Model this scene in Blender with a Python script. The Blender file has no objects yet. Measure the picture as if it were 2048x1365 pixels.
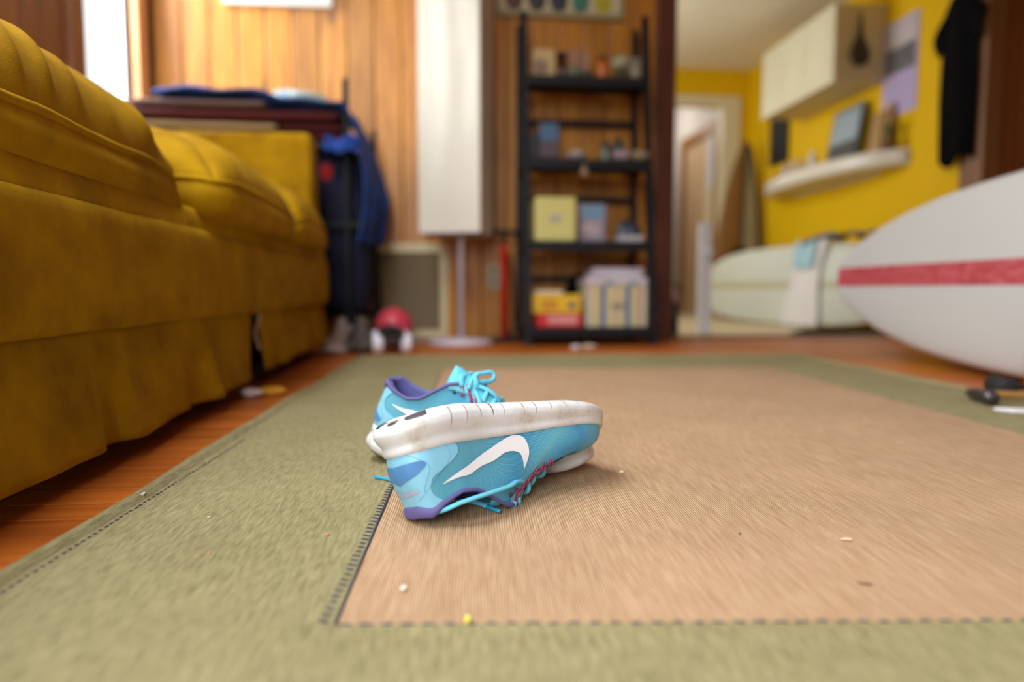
import bpy, bmesh, math, random
import numpy as np
from mathutils import Vector, Matrix, noise as mnoise
random.seed(7)
D = bpy.data; SCN = bpy.context.scene; COL = SCN.collection

# ------------------------------------------------------------------ camera, world, light, exposure
def look(yaw, pitch):
    a, p = math.radians(yaw), math.radians(pitch)
    R = Vector((math.cos(a), -math.sin(a), 0)); F = Vector((math.sin(a)*math.cos(p), math.cos(a)*math.cos(p), -math.sin(p)))
    U = R.cross(F); m = Matrix((R, U, -F)).transposed(); return m.to_4x4()
cd = D.cameras.new('camera'); cam = D.objects.new('camera', cd); COL.objects.link(cam)
cd.sensor_fit = 'HORIZONTAL'; cd.sensor_width = 36; cd.lens = 24; cd.clip_start = .01; cd.clip_end = 60
cam.matrix_world = Matrix.Translation((0, 0, .243)) @ look(5.797, 4.293)
cd.dof.use_dof = True; cd.dof.focus_distance = .775; cd.dof.aperture_fstop = 1.55; cd.dof.aperture_blades = 9
SCN.camera = cam
w = D.worlds.new('overcast'); SCN.world = w; w.use_nodes = True
w.node_tree.nodes['Background'].inputs[0].default_value = (.93, .97, 1, 1); w.node_tree.nodes['Background'].inputs[1].default_value = 1.6
SCN.view_settings.view_transform = 'Standard'; SCN.view_settings.look = 'None'; SCN.view_settings.gamma = 1
SCN.view_settings.use_curve_mapping = False; SCN.view_settings.exposure = -0.09
def area(name, loc, aim, sx, sy, power, col=(1, 1, 1), spread=180):
    l = D.lights.new(name, 'AREA'); l.shape = 'RECTANGLE'; l.size = sx; l.size_y = sy; l.energy = power; l.color = col; l.spread = math.radians(spread)
    o = D.objects.new(name, l); COL.objects.link(o); o.location = loc
    o.rotation_euler = (Vector(aim) - Vector(loc)).to_track_quat('-Z', 'Z').to_euler()
    o['kind'] = 'helper'; return o
DAY = (.90, .955, 1)
area('daylight_left_window', (-1.46, -.15, 1.52), (1, -.1, .2), 1.0, 2.2, 26, DAY, 130)
area('daylight_corner_window', (-1.46, 2.93, 1.5), (1, 2.95, .8), 1.2, .42, 37, DAY, 150)
area('daylight_front_window', (-.72, -1.78, 1.32), (-.25, 1, -.25), 1.15, 1.6, 26, DAY, 100)
area('added_overhead_light', (-.80, .60, 2.44), (-.80, .6001, 0), .78, 1.8, 80, DAY)  # added source overhead, out of view, to brighten the rug and cushion tops
area('daylight_far_window', (.42, 4.7, 1.35), (3, 4.6, .9), 1.3, 1.1, 28, DAY)
hl = D.lights.new('hall_lamp', 'POINT'); hl.energy = 9; hl.shadow_soft_size = .12; hlo = D.objects.new('hall_lamp', hl); hlo.location = (2.0, 7.0, 1.95); COL.objects.link(hlo); hlo['kind'] = 'helper'

# ------------------------------------------------------------------ materials
def lin(c):
    o = []
    for v in c:
        v /= 255.0; o.append(v/12.92 if v <= .04045 else ((v+.055)/1.055)**2.4)
    return tuple(o)
def nt(name):
    m = D.materials.new(name); m.use_nodes = True; t = m.node_tree; return m, t, t.nodes['Principled BSDF']
def N(t, typ, **kw):
    n = t.nodes.new(typ)
    for k, v in kw.items():
        if k in n.inputs.keys() if isinstance(k, str) else False: n.inputs[k].default_value = v
        else: setattr(n, k, v)
    return n
MATS = {}
def mat(name, c, rough=.7, metal=0, var=.08, scale=8, bump=0, bscale=60, sheen=0, coat=0, stretch=(1, 1, 1), c2=None, spec=.5):
    if name in MATS: return MATS[name]
    m, t, b = nt(name); L = t.links.new
    c = lin(c); hi = lin(c2) if c2 else tuple(min(1, v*(1+var)+.002*var) for v in c); lo = c if c2 else tuple(v*(1-var) for v in c)
    tc = N(t, 'ShaderNodeTexCoord'); mp = N(t, 'ShaderNodeMapping'); mp.inputs['Scale'].default_value = stretch
    L(tc.outputs['Object'], mp.inputs['Vector'])
    n = N(t, 'ShaderNodeTexNoise'); n.inputs['Scale'].default_value = scale; n.inputs['Detail'].default_value = 4
    L(mp.outputs[0], n.inputs['Vector'])
    r = N(t, 'ShaderNodeValToRGB'); r.color_ramp.elements[0].color = (*lo, 1); r.color_ramp.elements[1].color = (*hi, 1)
    r.color_ramp.elements[0].position = .3; r.color_ramp.elements[1].position = .7
    L(n.outputs['Fac'], r.inputs[0]); L(r.outputs[0], b.inputs['Base Color'])
    b.inputs['Roughness'].default_value = rough; b.inputs['Metallic'].default_value = metal
    b.inputs['Specular IOR Level'].default_value = spec
    if sheen: b.inputs['Sheen Weight'].default_value = sheen; b.inputs['Sheen Roughness'].default_value = .5; b.inputs['Sheen Tint'].default_value = (*hi, 1)
    if coat: b.inputs['Coat Weight'].default_value = coat; b.inputs['Coat Roughness'].default_value = .12
    if bump:
        n2 = N(t, 'ShaderNodeTexNoise'); n2.inputs['Scale'].default_value = bscale; n2.inputs['Detail'].default_value = 3
        L(mp.outputs[0], n2.inputs['Vector'])
        bp = N(t, 'ShaderNodeBump'); bp.inputs['Strength'].default_value = bump; bp.inputs['Distance'].default_value = .002
        L(n2.outputs['Fac'], bp.inputs['Height']); L(bp.outputs[0], b.inputs['Normal'])
    MATS[name] = m; return m
def wood(name, c_lo, c_hi, axis='z', rough=.45, knots=True, spread=.25, coat=0, knot_scale=1.0):
    m, t, b = nt(name); L = t.links.new
    tc = N(t, 'ShaderNodeTexCoord'); oi = N(t, 'ShaderNodeObjectInfo')
    off = N(t, 'ShaderNodeVectorMath', operation='SCALE'); off.inputs[0].default_value = (13, 29, 17); L(oi.outputs['Random'], off.inputs['Scale'])
    ad = N(t, 'ShaderNodeVectorMath', operation='ADD'); L(tc.outputs['Object'], ad.inputs[0]); L(off.outputs[0], ad.inputs[1])
    def mapped(s):
        mp = N(t, 'ShaderNodeMapping'); mp.inputs['Scale'].default_value = s; L(ad.outputs[0], mp.inputs[0]); return mp
    k = {'x': (.06, 1, 1), 'y': (1, .06, 1), 'z': (1, 1, .06)}[axis]
    k2 = {'x': (.45, 1, 1), 'y': (1, .45, 1), 'z': (1, 1, .45)}[axis]
    g = N(t, 'ShaderNodeTexNoise'); g.inputs['Scale'].default_value = 55; g.inputs['Detail'].default_value = 5; g.inputs['Distortion'].default_value = .6
    L(mapped(k).outputs[0], g.inputs['Vector'])
    r = N(t, 'ShaderNodeValToRGB'); r.color_ramp.elements[0].color = (*lin(c_lo), 1); r.color_ramp.elements[1].color = (*lin(c_hi), 1)
    r.color_ramp.elements[0].position = .3; r.color_ramp.elements[1].position = .72; L(g.outputs['Fac'], r.inputs[0])
    h = N(t, 'ShaderNodeHueSaturation'); L(r.outputs[0], h.inputs['Color'])
    mr = N(t, 'ShaderNodeMapRange'); mr.inputs['To Min'].default_value = 1-spread; mr.inputs['To Max'].default_value = 1+spread*.6
    L(oi.outputs['Random'], mr.inputs[0]); L(mr.outputs[0], h.inputs['Value']); out = h.outputs[0]
    if knots:
        v = N(t, 'ShaderNodeTexVoronoi'); v.inputs['Scale'].default_value = 4.2*knot_scale; L(mapped(k2).outputs[0], v.inputs['Vector'])
        kr = N(t, 'ShaderNodeValToRGB'); kr.color_ramp.elements[0].position = .05; kr.color_ramp.elements[1].position = .13
        kr.color_ramp.elements[0].color = (.75, .75, .75, 1); kr.color_ramp.elements[1].color = (0, 0, 0, 1); L(v.outputs['Distance'], kr.inputs[0])
        mx = N(t, 'ShaderNodeMix', data_type='RGBA'); L(kr.outputs[0], mx.inputs['Factor']); L(out, mx.inputs['A'])
        mx.inputs['B'].default_value = (*[q*.28 for q in lin(c_lo)], 1); out = mx.outputs['Result']
    L(out, b.inputs['Base Color']); b.inputs['Roughness'].default_value = rough
    if coat: b.inputs['Coat Weight'].default_value = coat; b.inputs['Coat Roughness'].default_value = .2
    MATS[name] = m; return m

# ------------------------------------------------------------------ object helpers
INV = {}
def empty(name, loc, label, cat, group=None, rot=None, kind=None):
    o = D.objects.new(name, None); COL.objects.link(o)
    m = Matrix.Translation(loc) @ (rot.to_4x4() if rot else Matrix.Identity(4))
    o.matrix_world = m; INV[o.name] = m.inverted(); o.empty_display_size = .05
    o['label'] = label; o['category'] = cat
    if group: o['group'] = group
    return o
def setting(name):
    o = D.objects.new(name, None); COL.objects.link(o); INV[o.name] = Matrix.Identity(4); o['kind'] = 'structure'; return o
def mk(name, verts, faces, m, parent=None, smooth=False, label=None, cat=None, group=None, kind=None, uvs=None):
    me = D.meshes.new(name); iv = INV[parent.name] if parent else None
    vs = [tuple(iv @ Vector(v)) for v in verts] if parent else [tuple(v) for v in verts]
    me.from_pydata(vs, [], faces); me.update()
    bm = bmesh.new(); bm.from_mesh(me); bmesh.ops.recalc_face_normals(bm, faces=bm.faces); bm.to_mesh(me); bm.free()
    if smooth: me.polygons.foreach_set('use_smooth', [True]*len(me.polygons))
    if uvs:
        ul = me.uv_layers.new(name='UVMap')
        for l in me.loops: ul.data[l.index].uv = uvs[l.vertex_index]
    o = D.objects.new(name, me); COL.objects.link(o)
    if m: me.materials.append(m)
    if parent: o.parent = parent; INV[o.name] = INV[parent.name]
    if label: o['label'] = label
    if cat: o['category'] = cat
    if group: o['group'] = group
    if kind: o['kind'] = kind
    return o
def bevel_(o, w=.004, seg=2):
    md = o.modifiers.new('bevel', 'BEVEL'); md.width = w; md.segments = seg; md.limit_method = 'ANGLE'; return o
def solid_(o, th=.003, off=-1):
    md = o.modifiers.new('solid', 'SOLIDIFY'); md.thickness = th; md.offset = off; return o
def subd_(o, n=1):
    md = o.modifiers.new('sub', 'SUBSURF'); md.levels = n; md.render_levels = n; return o
class G:
    def __init__(s): s.v = []; s.f = []
    def box(s, x0, x1, y0, y1, z0, z1, M=None):
        b = len(s.v); P = [(x0,y0,z0),(x1,y0,z0),(x1,y1,z0),(x0,y1,z0),(x0,y0,z1),(x1,y0,z1),(x1,y1,z1),(x0,y1,z1)]
        s.v += [tuple(M @ Vector(p)) for p in P] if M else P
        s.f += [tuple(b+i for i in q) for q in ((0,3,2,1),(4,5,6,7),(0,1,5,4),(1,2,6,5),(2,3,7,6),(3,0,4,7))]; return s
    def tube(s, pts, r, seg=8, flat=1.0, up=None, closed=False, cap=True):
        pts = [Vector(p) for p in pts]; n = len(pts); b = len(s.v); pu = None
        for i, p in enumerate(pts):
            d = (pts[(i+1) % n] if (closed or i < n-1) else pts[i]) - (pts[i-1] if (closed or i > 0) else pts[i])
            d.normalize(); u = pu if pu else (Vector(up) if up else (Vector((0,0,1)) if abs(d.z) < .9 else Vector((1,0,0))))
            sd = d.cross(u); sd.normalize(); u2 = sd.cross(d); u2.normalize(); pu = u2
            rr = r[i] if isinstance(r, (list, tuple)) else r
            for k in range(seg):
                a = 2*math.pi*k/seg; s.v.append(tuple(p + sd*(rr*math.cos(a)) + u2*(rr*flat*math.sin(a))))
        m = n if closed else n-1
        for i in range(m):
            for k in range(seg):
                j = (i+1) % n; s.f.append((b+i*seg+k, b+i*seg+(k+1) % seg, b+j*seg+(k+1) % seg, b+j*seg+k))
        if cap and not closed:
            s.f.append(tuple(b+k for k in range(seg))[::-1]); s.f.append(tuple(b+(n-1)*seg+k for k in range(seg)))
        return s
    def lathe(s, prof, c, seg=20, M=None):
        b = len(s.v); c = Vector(c)
        for r, z in prof:
            for k in range(seg):
                a = 2*math.pi*k/seg; q = Vector((r*math.cos(a), r*math.sin(a), z))
                s.v.append(tuple((M @ q if M else q) + c))
        for i in range(len(prof)-1):
            for k in range(seg): s.f.append((b+i*seg+k, b+i*seg+(k+1) % seg, b+(i+1)*seg+(k+1) % seg, b+(i+1)*seg+k))
        s.f.append(tuple(b+k for k in range(seg))[::-1]); e = b+(len(prof)-1)*seg; s.f.append(tuple(e+k for k in range(seg)))
        return s
    def grid(s, fn, nu, nv, close_u=False):
        b = len(s.v)
        for i in range(nu+1):
            for j in range(nv+1): s.v.append(tuple(fn(i/nu, j/nv)))
        for i in range(nu):
            for j in range(nv): a = b+i*(nv+1)+j; s.f.append((a, a+nv+1, a+nv+2, a+1))
        return s
    def put(s, name, m, parent=None, **k): return mk(name, s.v, s.f, m, parent, **k)
def rbox(name, m, x0, x1, y0, y1, z0, z1, parent=None, bev=.004, M=None, **k):
    return bevel_(G().box(x0, x1, y0, y1, z0, z1, M).put(name, m, parent, **k), bev)
def rotz(cx, cy, deg): return Matrix.Translation((cx, cy, 0)) @ Matrix.Rotation(math.radians(deg), 4, 'Z') @ Matrix.Translation((-cx, -cy, 0))
def fbm(p, s, seed=0.0): return mnoise.noise(Vector((p[0]*s+seed, p[1]*s-seed*.7, p[2]*s+seed*1.3)))
def crom(P, n):
    # smooth curve through points
    P = [Vector(p) for p in P]; out = []
    Q = [P[0]*2-P[1]] + P + [P[-1]*2-P[-2]]
    for i in range(1, len(Q)-2):
        for k in range(n):
            t = k/n; a, b, c, d = Q[i-1:i+3]
            out.append(.5*((2*b)+(c-a)*t+(2*a-5*b+4*c-d)*t*t+(3*b-a-3*c+d)*t**3))
    out.append(P[-1]); return out

# ------------------------------------------------------------------ palette
PINE = wood('knotty_pine', (156, 92, 18), (210, 144, 50), 'z', .42)
PINE_SHADED = wood('pine_in_shade', (104, 56, 16), (140, 80, 28), 'z', .5)  # darker copy of the pine, with shade put into its colour
TRIM_DARK = wood('dark_red_trim', (70, 32, 14), (96, 46, 22), 'z', .5, False)
TRIM_TAN = wood('tan_trim', (196, 140, 88), (224, 172, 118), 'z', .5, False)
FLOORW = wood('orange_floor', (166, 80, 18), (200, 110, 32), 'x', .42, False, .22, .06)
THRESH = wood('threshold_wood', (112, 66, 32), (140, 88, 46), 'x', .45, False)
PLASTER = mat('cream_ceiling', (226, 214, 186), .9, var=.03)
YELLOW = mat('yellow_paint', (220, 176, 0), .7, var=.03, scale=3, spec=.2)
CREAM = mat('cream_paint', (214, 204, 168), .5, var=.03)
VINYL = mat('pale_floor', (206, 186, 146), .5, var=.06, scale=4)
DARKGAP = mat('gap_shadow_wood', (60, 32, 12), .9)
WHITE = mat('white_plastic', (226, 224, 222), .4, var=.02)
BLACK = mat('black_metal', (15, 15, 18), .6, var=.1, spec=.25)
BLACKCLOTH = mat('black_cloth', (7, 7, 8), .95, var=.2, bump=.4, bscale=40, spec=.1)
GLASSM = D.materials.new('window_glass'); GLASSM.use_nodes = True
_t = GLASSM.node_tree; _t.nodes.clear(); _o = _t.nodes.new('ShaderNodeOutputMaterial'); _x = _t.nodes.new('ShaderNodeMixShader'); _x.inputs[0].default_value = .05
_a = _t.nodes.new('ShaderNodeBsdfTransparent'); _b = _t.nodes.new('ShaderNodeBsdfGlossy'); _b.inputs['Roughness'].default_value = .02
_t.links.new(_a.outputs[0], _x.inputs[1]); _t.links.new(_b.outputs[0], _x.inputs[2]); _t.links.new(_x.outputs[0], _o.inputs[0])

# ------------------------------------------------------------------ the room
def simple_struct(name, m, boxes):
    g = G()
    for b in boxes: g.box(*b)
    o = g.put(name, m); o['kind'] = 'structure'; INV[o.name] = Matrix.Identity(4); return o
fl = simple_struct('floor', DARKGAP, [(-1.42, 3.5, -1.7, 3.46, -.08, -.012)])
plank = None; y = -1.7; i = 0
while y < 3.25:
    wd = .0545
    x = -1.41 - (i % 3)*.5
    while x < 3.48:
        L_ = [1.7, 1.3, 2.1][(i+int(x*3)) % 3]; x0 = max(x, -1.41); x1 = min(x+L_, 3.48)
        if x1-x0 > .05:
            if plank is None:
                plank = bevel_(G().box(-.5, .5, -wd/2+.0007, wd/2-.0007, -.012, 0).put('plank', FLOORW, fl), .0004, 1)
                o = plank
            else:
                o = plank.copy(); COL.objects.link(o)
            o.parent = fl; o.location = ((x0+x1)/2, y+wd/2, -.0002*random.random()); o.scale = ((x1-x0-.0012), 1, 1)
        x += L_
    y += wd; i += 1
# back wall: knotty pine boards
wb = simple_struct('wall_back', DARKGAP, [(-1.42, 1.07, 3.318, 3.40, 0, 2.35)])
bw = .1225; x = -1.285; proto = None
while x < 1.02:
    if proto is None:
        proto = bevel_(G().box(-bw/2+.0015, bw/2-.0015, 0, .02, 0, 2.3).put('board', PINE, wb), .006, 2); o = proto
    else: o = proto.copy(); COL.objects.link(o); o.parent = wb
    o.location = (x+bw/2, 3.30+random.uniform(0, .003), 0); x += bw
# left wall with two windows
wl = simple_struct('wall_left', PINE_SHADED, [(-1.40, -1.315, -1.7, 3.4, 0, .92), (-1.40, -1.315, -1.7, 3.4, 2.1, 2.35), (-1.40, -1.315, -1.7, -1.25, .92, 2.1),
    (-1.40, -1.315, .95, 2.70, .92, 2.1), (-1.40, -1.315, 3.15, 3.4, .92, 2.1)])
proto = None; y = 1.86
while y < 2.6:
    if proto is None: proto = bevel_(G().box(0, .015, -.058, .058, 0, 2.3).put('board', PINE_SHADED, wl), .005, 2); o = proto
    else: o = proto.copy(); COL.objects.link(o); o.parent = wl
    o.location = (-1.316, y+.058, 0); y += .1175
def window(name, y0, y1, z0, z1, bars):
    r = setting(name)
    g = G(); t = .024
    for b in ((y0-.01, y0+t, z0-.01, z1), (y1-t, y1+.01, z0-.01, z1), (y0, y1, z0-.01, z0+t), (y0, y1, z1-t, z1)): g.box(-1.375, -1.335, *b)
    for yb in bars: g.box(-1.372, -1.338, yb-.015, yb+.015, z0, z1)
    g.put('sash', WHITE, r); G().box(-1.357, -1.353, y0, y1, z0, z1).put('pane', GLASSM, r)
    G().box(-1.40, -1.285, y0-.05, y1+.05, z0-.035, z0-.008).put('sill', TRIM_TAN, r)
window('window_1', 2.70, 3.15, .92, 2.1, [])
window('window_2', -1.25, .95, .92, 2.1, [-.5, .2])
tr = simple_struct('trim_1', TRIM_TAN, [(-1.315, -1.285, 3.152, 3.248, .85, 2.2)]); bevel_(tr)
tr = simple_struct('trim_2', TRIM_DARK, [(-1.315, -1.285, 3.25, 3.298, 0, 2.3)]); bevel_(tr)
tr = simple_struct('trim_3', PINE_SHADED, [(-1.315, -1.28, 2.60, 2.695, .85, 2.2)]); bevel_(tr)
# opening to the yellow room
tr = simple_struct('trim_4', TRIM_DARK, [(1.03, 1.125, 3.265, 3.43, 0, 2.0)]); bevel_(tr, .005)
tr = simple_struct('trim_5', wood('mid_brown_trim', (120, 76, 34), (146, 98, 50), 'z', .5, False), [(2.735, 2.835, 3.27, 3.43, 0, 2.0)]); bevel_(tr, .005)
tr = simple_struct('trim_6', THRESH, [(1.125, 2.735, 3.25, 3.462, -.012, .006)]); bevel_(tr, .004)
hd = simple_struct('trim_7', PINE_SHADED, [(1.03, 2.84, 3.27, 3.43, 2.0, 2.35)])
wp = simple_struct('wall_back_right', DARKGAP, [(2.835, 3.5, 3.318, 3.40, 0, 2.35)])
proto = None; x = 2.838
while x < 3.46:
    if proto is None: proto = bevel_(G().box(-.061, .061, 0, .02, 0, 2.3).put('board', PINE_SHADED, wp), .006, 2); o = proto
    else: o = proto.copy(); COL.objects.link(o); o.parent = wp
    o.location = (x+.0625, 3.30, 0); x += .125
simple_struct('wall_right', PINE_SHADED, [(3.45, 3.55, -1.7, 3.4, 0, 2.35)])
simple_struct('wall_front', PINE_SHADED, [(-1.4, 3.5, -1.66, -1.6, 0, .45), (-1.4, 3.5, -1.66, -1.6, 2.15, 2.35), (-1.4, -1.32, -1.66, -1.6, .45, 2.15), (-.10, 3.5, -1.66, -1.6, .45, 2.15)])
simple_struct('ceiling', wood('ceiling_boards', (150, 112, 70), (176, 136, 92), 'x', .6, False), [(-1.42, 3.55, -1.7, -.33, 2.35, 2.42), (-1.42, 3.55, 1.53, 3.45, 2.35, 2.42), (-1.42, -1.22, -.33, 1.53, 2.35, 2.42), (-.38, 3.55, -.33, 1.53, 2.35, 2.42)])  # opening left for the added skylight
r = setting('added_skylight'); G().box(-1.22, -.38, -.33, 1.53, 2.375, 2.381).put('pane', GLASSM, r)  # unseen skylight pane, added to go with the overhead light
# yellow room
simple_struct('floor_far', VINYL, [(.3, 2.9, 3.46, 8.8, -.06, 0)])
simple_struct('wall_far_right', YELLOW, [(2.75, 2.85, 3.43, 6.1, 0, 2.3)])
simple_struct('wall_far_back', YELLOW, [(.3, 1.72, 6.02, 6.1, 0, 2.3), (2.52, 2.75, 6.02, 6.1, 0, 2.3), (1.72, 2.52, 6.02, 6.1, 1.88, 2.3)])
simple_struct('wall_far_left', YELLOW, [(.3, .36, 3.4, 6.1, 0, .75), (.3, .36, 3.4, 6.1, 1.95, 2.3), (.3, .36, 3.4, 4.1, .75, 1.95), (.3, .36, 5.3, 6.1, .75, 1.95)])
simple_struct('ceiling_far', PLASTER, [(.3, 2.85, 3.43, 6.1, 2.2, 2.3)])
tr = simple_struct('trim_8', CREAM, [(2.52, 2.665, 6.0, 6.021, 0, 1.965), (1.58, 1.72, 6.0, 6.021, 0, 1.965), (1.72, 2.52, 6.0, 6.021, 1.88, 1.965), (2.50, 2.52, 6.0, 6.1, 0, 1.88)]); bevel_(tr, .003)
HALLW = mat('hall_paint', (214, 206, 196), .8, var=.02); HALLT = wood('hall_trim', (136, 86, 28), (164, 110, 44), 'z', .5, False)
TAND = wood('tan_door', (204, 168, 124), (216, 184, 144), 'z', .5, False)
simple_struct('wall_hall_right', HALLW, [(2.52, 2.6, 6.1, 6.22, 0, 2.3), (2.52, 2.6, 6.98, 8.6, 0, 2.3), (2.52, 2.6, 6.22, 6.98, 1.72, 2.3)])
simple_struct('wall_hall_left', HALLW, [(1.6, 1.68, 6.1, 8.6, 0, 2.3)])
simple_struct('wall_hall_back', mat('hall_end_paint', (176, 150, 122), .8, var=.04), [(1.6, 3.6, 8.5, 8.6, 0, 2.3)])
simple_struct('ceiling_hall', HALLW, [(1.6, 3.6, 6.1, 8.6, 2.2, 2.3)])
d1 = setting('door_1')
g = G(); g.box(2.495, 2.52, 6.10, 6.20, 0, 1.80); g.box(2.495, 2.52, 6.98, 7.08, 0, 1.80); g.box(2.495, 2.52, 6.2, 6.98, 1.70, 1.80); bevel_(g.put('frame', HALLT, d1), .003)
bevel_(G().box(2.53, 2.565, 6.42, 6.98, .01, 1.70).put('door_leaf', TAND, d1), .003)
simple_struct('floor_side_room', VINYL, [(2.9, 3.7, 6.0, 8.6, -.06, 0)])
simple_struct('wall_side_room', HALLW, [(3.5, 3.6, 6.1, 8.6, 0, 2.3)])
bevel_(G().box(2.525, 2.57, 6.222, 6.42, .01, 1.70).put('door_edge', CREAM, d1), .003)
G().box(2.521, 2.526, 6.26, 6.37, 1.20, 1.62).put('door_glass', mat('lit_pane', (214, 224, 240), .2, var=.01), d1)  # opaque pale colour stands in for light coming through the door pane

# ------------------------------------------------------------------ rug
def olive():
    m, t, b = nt('olive_weave'); L = t.links.new; tc = N(t, 'ShaderNodeTexCoord')
    mp = N(t, 'ShaderNodeMapping'); mp.inputs['Scale'].default_value = (1, .14, 1); L(tc.outputs['Object'], mp.inputs[0])
    a = N(t, 'ShaderNodeTexNoise'); a.inputs['Scale'].default_value = 300; a.inputs['Detail'].default_value = 3; L(mp.outputs[0], a.inputs['Vector'])
    c = N(t, 'ShaderNodeTexNoise'); c.inputs['Scale'].default_value = 6; c.inputs['Detail'].default_value = 4; L(tc.outputs['Object'], c.inputs['Vector'])
    d = N(t, 'ShaderNodeTexNoise'); d.inputs['Scale'].default_value = 700; L(tc.outputs['Object'], d.inputs['Vector'])
    s = N(t, 'ShaderNodeMath', operation='ADD'); L(a.outputs['Fac'], s.inputs[0]); L(d.outputs['Fac'], s.inputs[1])
    s2 = N(t, 'ShaderNodeMath', operation='MULTIPLY_ADD'); L(c.outputs['Fac'], s2.inputs[0]); s2.inputs[1].default_value = .35; L(s.outputs[0], s2.inputs[2])
    r = N(t, 'ShaderNodeValToRGB'); e = r.color_ramp.elements; e[0].position = .42; e[1].position = .78
    e[0].color = (*lin((110, 102, 68)), 1); e[1].color = (*lin((168, 157, 116)), 1)
    sc = N(t, 'ShaderNodeMath', operation='MULTIPLY'); sc.inputs[1].default_value = .5; L(s2.outputs[0], sc.inputs[0]); L(sc.outputs[0], r.inputs[0])
    L(r.outputs[0], b.inputs['Base Color']); b.inputs['Roughness'].default_value = .95; b.inputs['Specular IOR Level'].default_value = .15
    bp = N(t, 'ShaderNodeBump'); bp.inputs['Strength'].default_value = .3; bp.inputs['Distance'].default_value = .001; L(s.outputs[0], bp.inputs['Height']); L(bp.outputs[0], b.inputs['Normal'])
    return m
def ribbed():
    m, t, b = nt('tan_ribbed_weave'); L = t.links.new; tc = N(t, 'ShaderNodeTexCoord')
    sx = N(t, 'ShaderNodeSeparateXYZ'); L(tc.outputs['Object'], sx.inputs[0])
    wob = N(t, 'ShaderNodeTexNoise'); wob.inputs['Scale'].default_value = 3; L(tc.outputs['Object'], wob.inputs['Vector'])
    xx = N(t, 'ShaderNodeMath', operation='MULTIPLY_ADD'); L(wob.outputs['Fac'], xx.inputs[0]); xx.inputs[1].default_value = .012; L(sx.outputs['X'], xx.inputs[2])
    k = N(t, 'ShaderNodeMath', operation='MULTIPLY'); k.inputs[1].default_value = 1/.0026; L(xx.outputs[0], k.inputs[0])
    fr = N(t, 'ShaderNodeMath', operation='PINGPONG'); fr.inputs[1].default_value = .5; L(k.outputs[0], fr.inputs[0])   # 0..0.5
    ix = N(t, 'ShaderNodeMath', operation='ROUND'); L(k.outputs[0], ix.inputs[0])
    cell = N(t, 'ShaderNodeTexWhiteNoise', noise_dimensions='1D'); L(ix.outputs[0], cell.inputs['W'])
    # streaks of each cord along its length
    mp = N(t, 'ShaderNodeMapping'); mp.inputs['Scale'].default_value = (1, .07, 1); L(tc.outputs['Object'], mp.inputs[0])
    st = N(t, 'ShaderNodeTexNoise'); st.inputs['Scale'].default_value = 330; st.inputs['Detail'].default_value = 3; L(mp.outputs[0], st.inputs['Vector'])
    big = N(t, 'ShaderNodeTexNoise'); big.inputs['Scale'].default_value = 5; big.inputs['Detail'].default_value = 5; L(tc.outputs['Object'], big.inputs['Vector'])
    r = N(t, 'ShaderNodeValToRGB'); e = r.color_ramp.elements; e[0].position = .3; e[1].position = .72
    e[0].color = (*lin((178, 140, 103)), 1); e[1].color = (*lin((204, 170, 134)), 1); L(st.outputs['Fac'], r.inputs[0])
    h = N(t, 'ShaderNodeHueSaturation'); L(r.outputs[0], h.inputs['Color'])
    mr = N(t, 'ShaderNodeMapRange'); mr.inputs['From Min'].default_value = .3; mr.inputs['From Max'].default_value = .7; mr.inputs['To Min'].default_value = .86; mr.inputs['To Max'].default_value = 1.08; L(big.outputs['Fac'], mr.inputs[0])
    L(mr.outputs[0], h.inputs['Value'])
    # dark warp gap between cords, broken into dashes by the weft
    wy = N(t, 'ShaderNodeMath', operation='MULTIPLY'); wy.inputs[1].default_value = 1/.0042; L(sx.outputs['Y'], wy.inputs[0])
    wy2 = N(t, 'ShaderNodeMath', operation='MULTIPLY_ADD'); L(cell.outputs['Value'], wy2.inputs[0]); wy2.inputs[1].default_value = 7; L(wy.outputs[0], wy2.inputs[2])
    wp_ = N(t, 'ShaderNodeMath', operation='PINGPONG'); wp_.inputs[1].default_value = .5; L(wy2.outputs[0], wp_.inputs[0])
    gm = N(t, 'ShaderNodeMapRange'); gm.inputs['From Min'].default_value = .33; gm.inputs['From Max'].default_value = .44; L(fr.outputs[0], gm.inputs[0])
    dm = N(t, 'ShaderNodeMapRange'); dm.inputs['From Min'].default_value = .05; dm.inputs['From Max'].default_value = .2; dm.inputs['To Min'].default_value = .45; L(wp_.outputs[0], dm.inputs[0])
    gg = N(t, 'ShaderNodeMath', operation='MULTIPLY'); L(gm.outputs[0], gg.inputs[0]); L(dm.outputs[0], gg.inputs[1])
    wn = N(t, 'ShaderNodeMapRange'); wn.inputs['From Min'].default_value = .35; wn.inputs['From Max'].default_value = .65; wn.inputs['To Min'].default_value = .7; wn.inputs['To Max'].default_value = 1.0; L(big.outputs['Fac'], wn.inputs[0])
    g2 = N(t, 'ShaderNodeMath', operation='MULTIPLY'); L(gg.outputs[0], g2.inputs[0]); L(wn.outputs[0], g2.inputs[1])
    mx = N(t, 'ShaderNodeMix', data_type='RGBA'); L(g2.outputs[0], mx.inputs['Factor']); L(h.outputs[0], mx.inputs['A']); mx.inputs['B'].default_value = (*lin((52, 42, 38)), 1)
    L(mx.outputs['Result'], b.inputs['Base Color']); b.inputs['Roughness'].default_value = .85; b.inputs['Specular IOR Level'].default_value = .2
    iv = N(t, 'ShaderNodeMath', operation='SUBTRACT'); iv.inputs[0].default_value = .5; L(fr.outputs[0], iv.inputs[1])
    bp = N(t, 'ShaderNodeBump'); bp.inputs['Strength'].default_value = .6; bp.inputs['Distance'].default_value = .0012; L(iv.outputs[0], bp.inputs['Height']); L(bp.outputs[0], b.inputs['Normal'])
    return m
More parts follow.
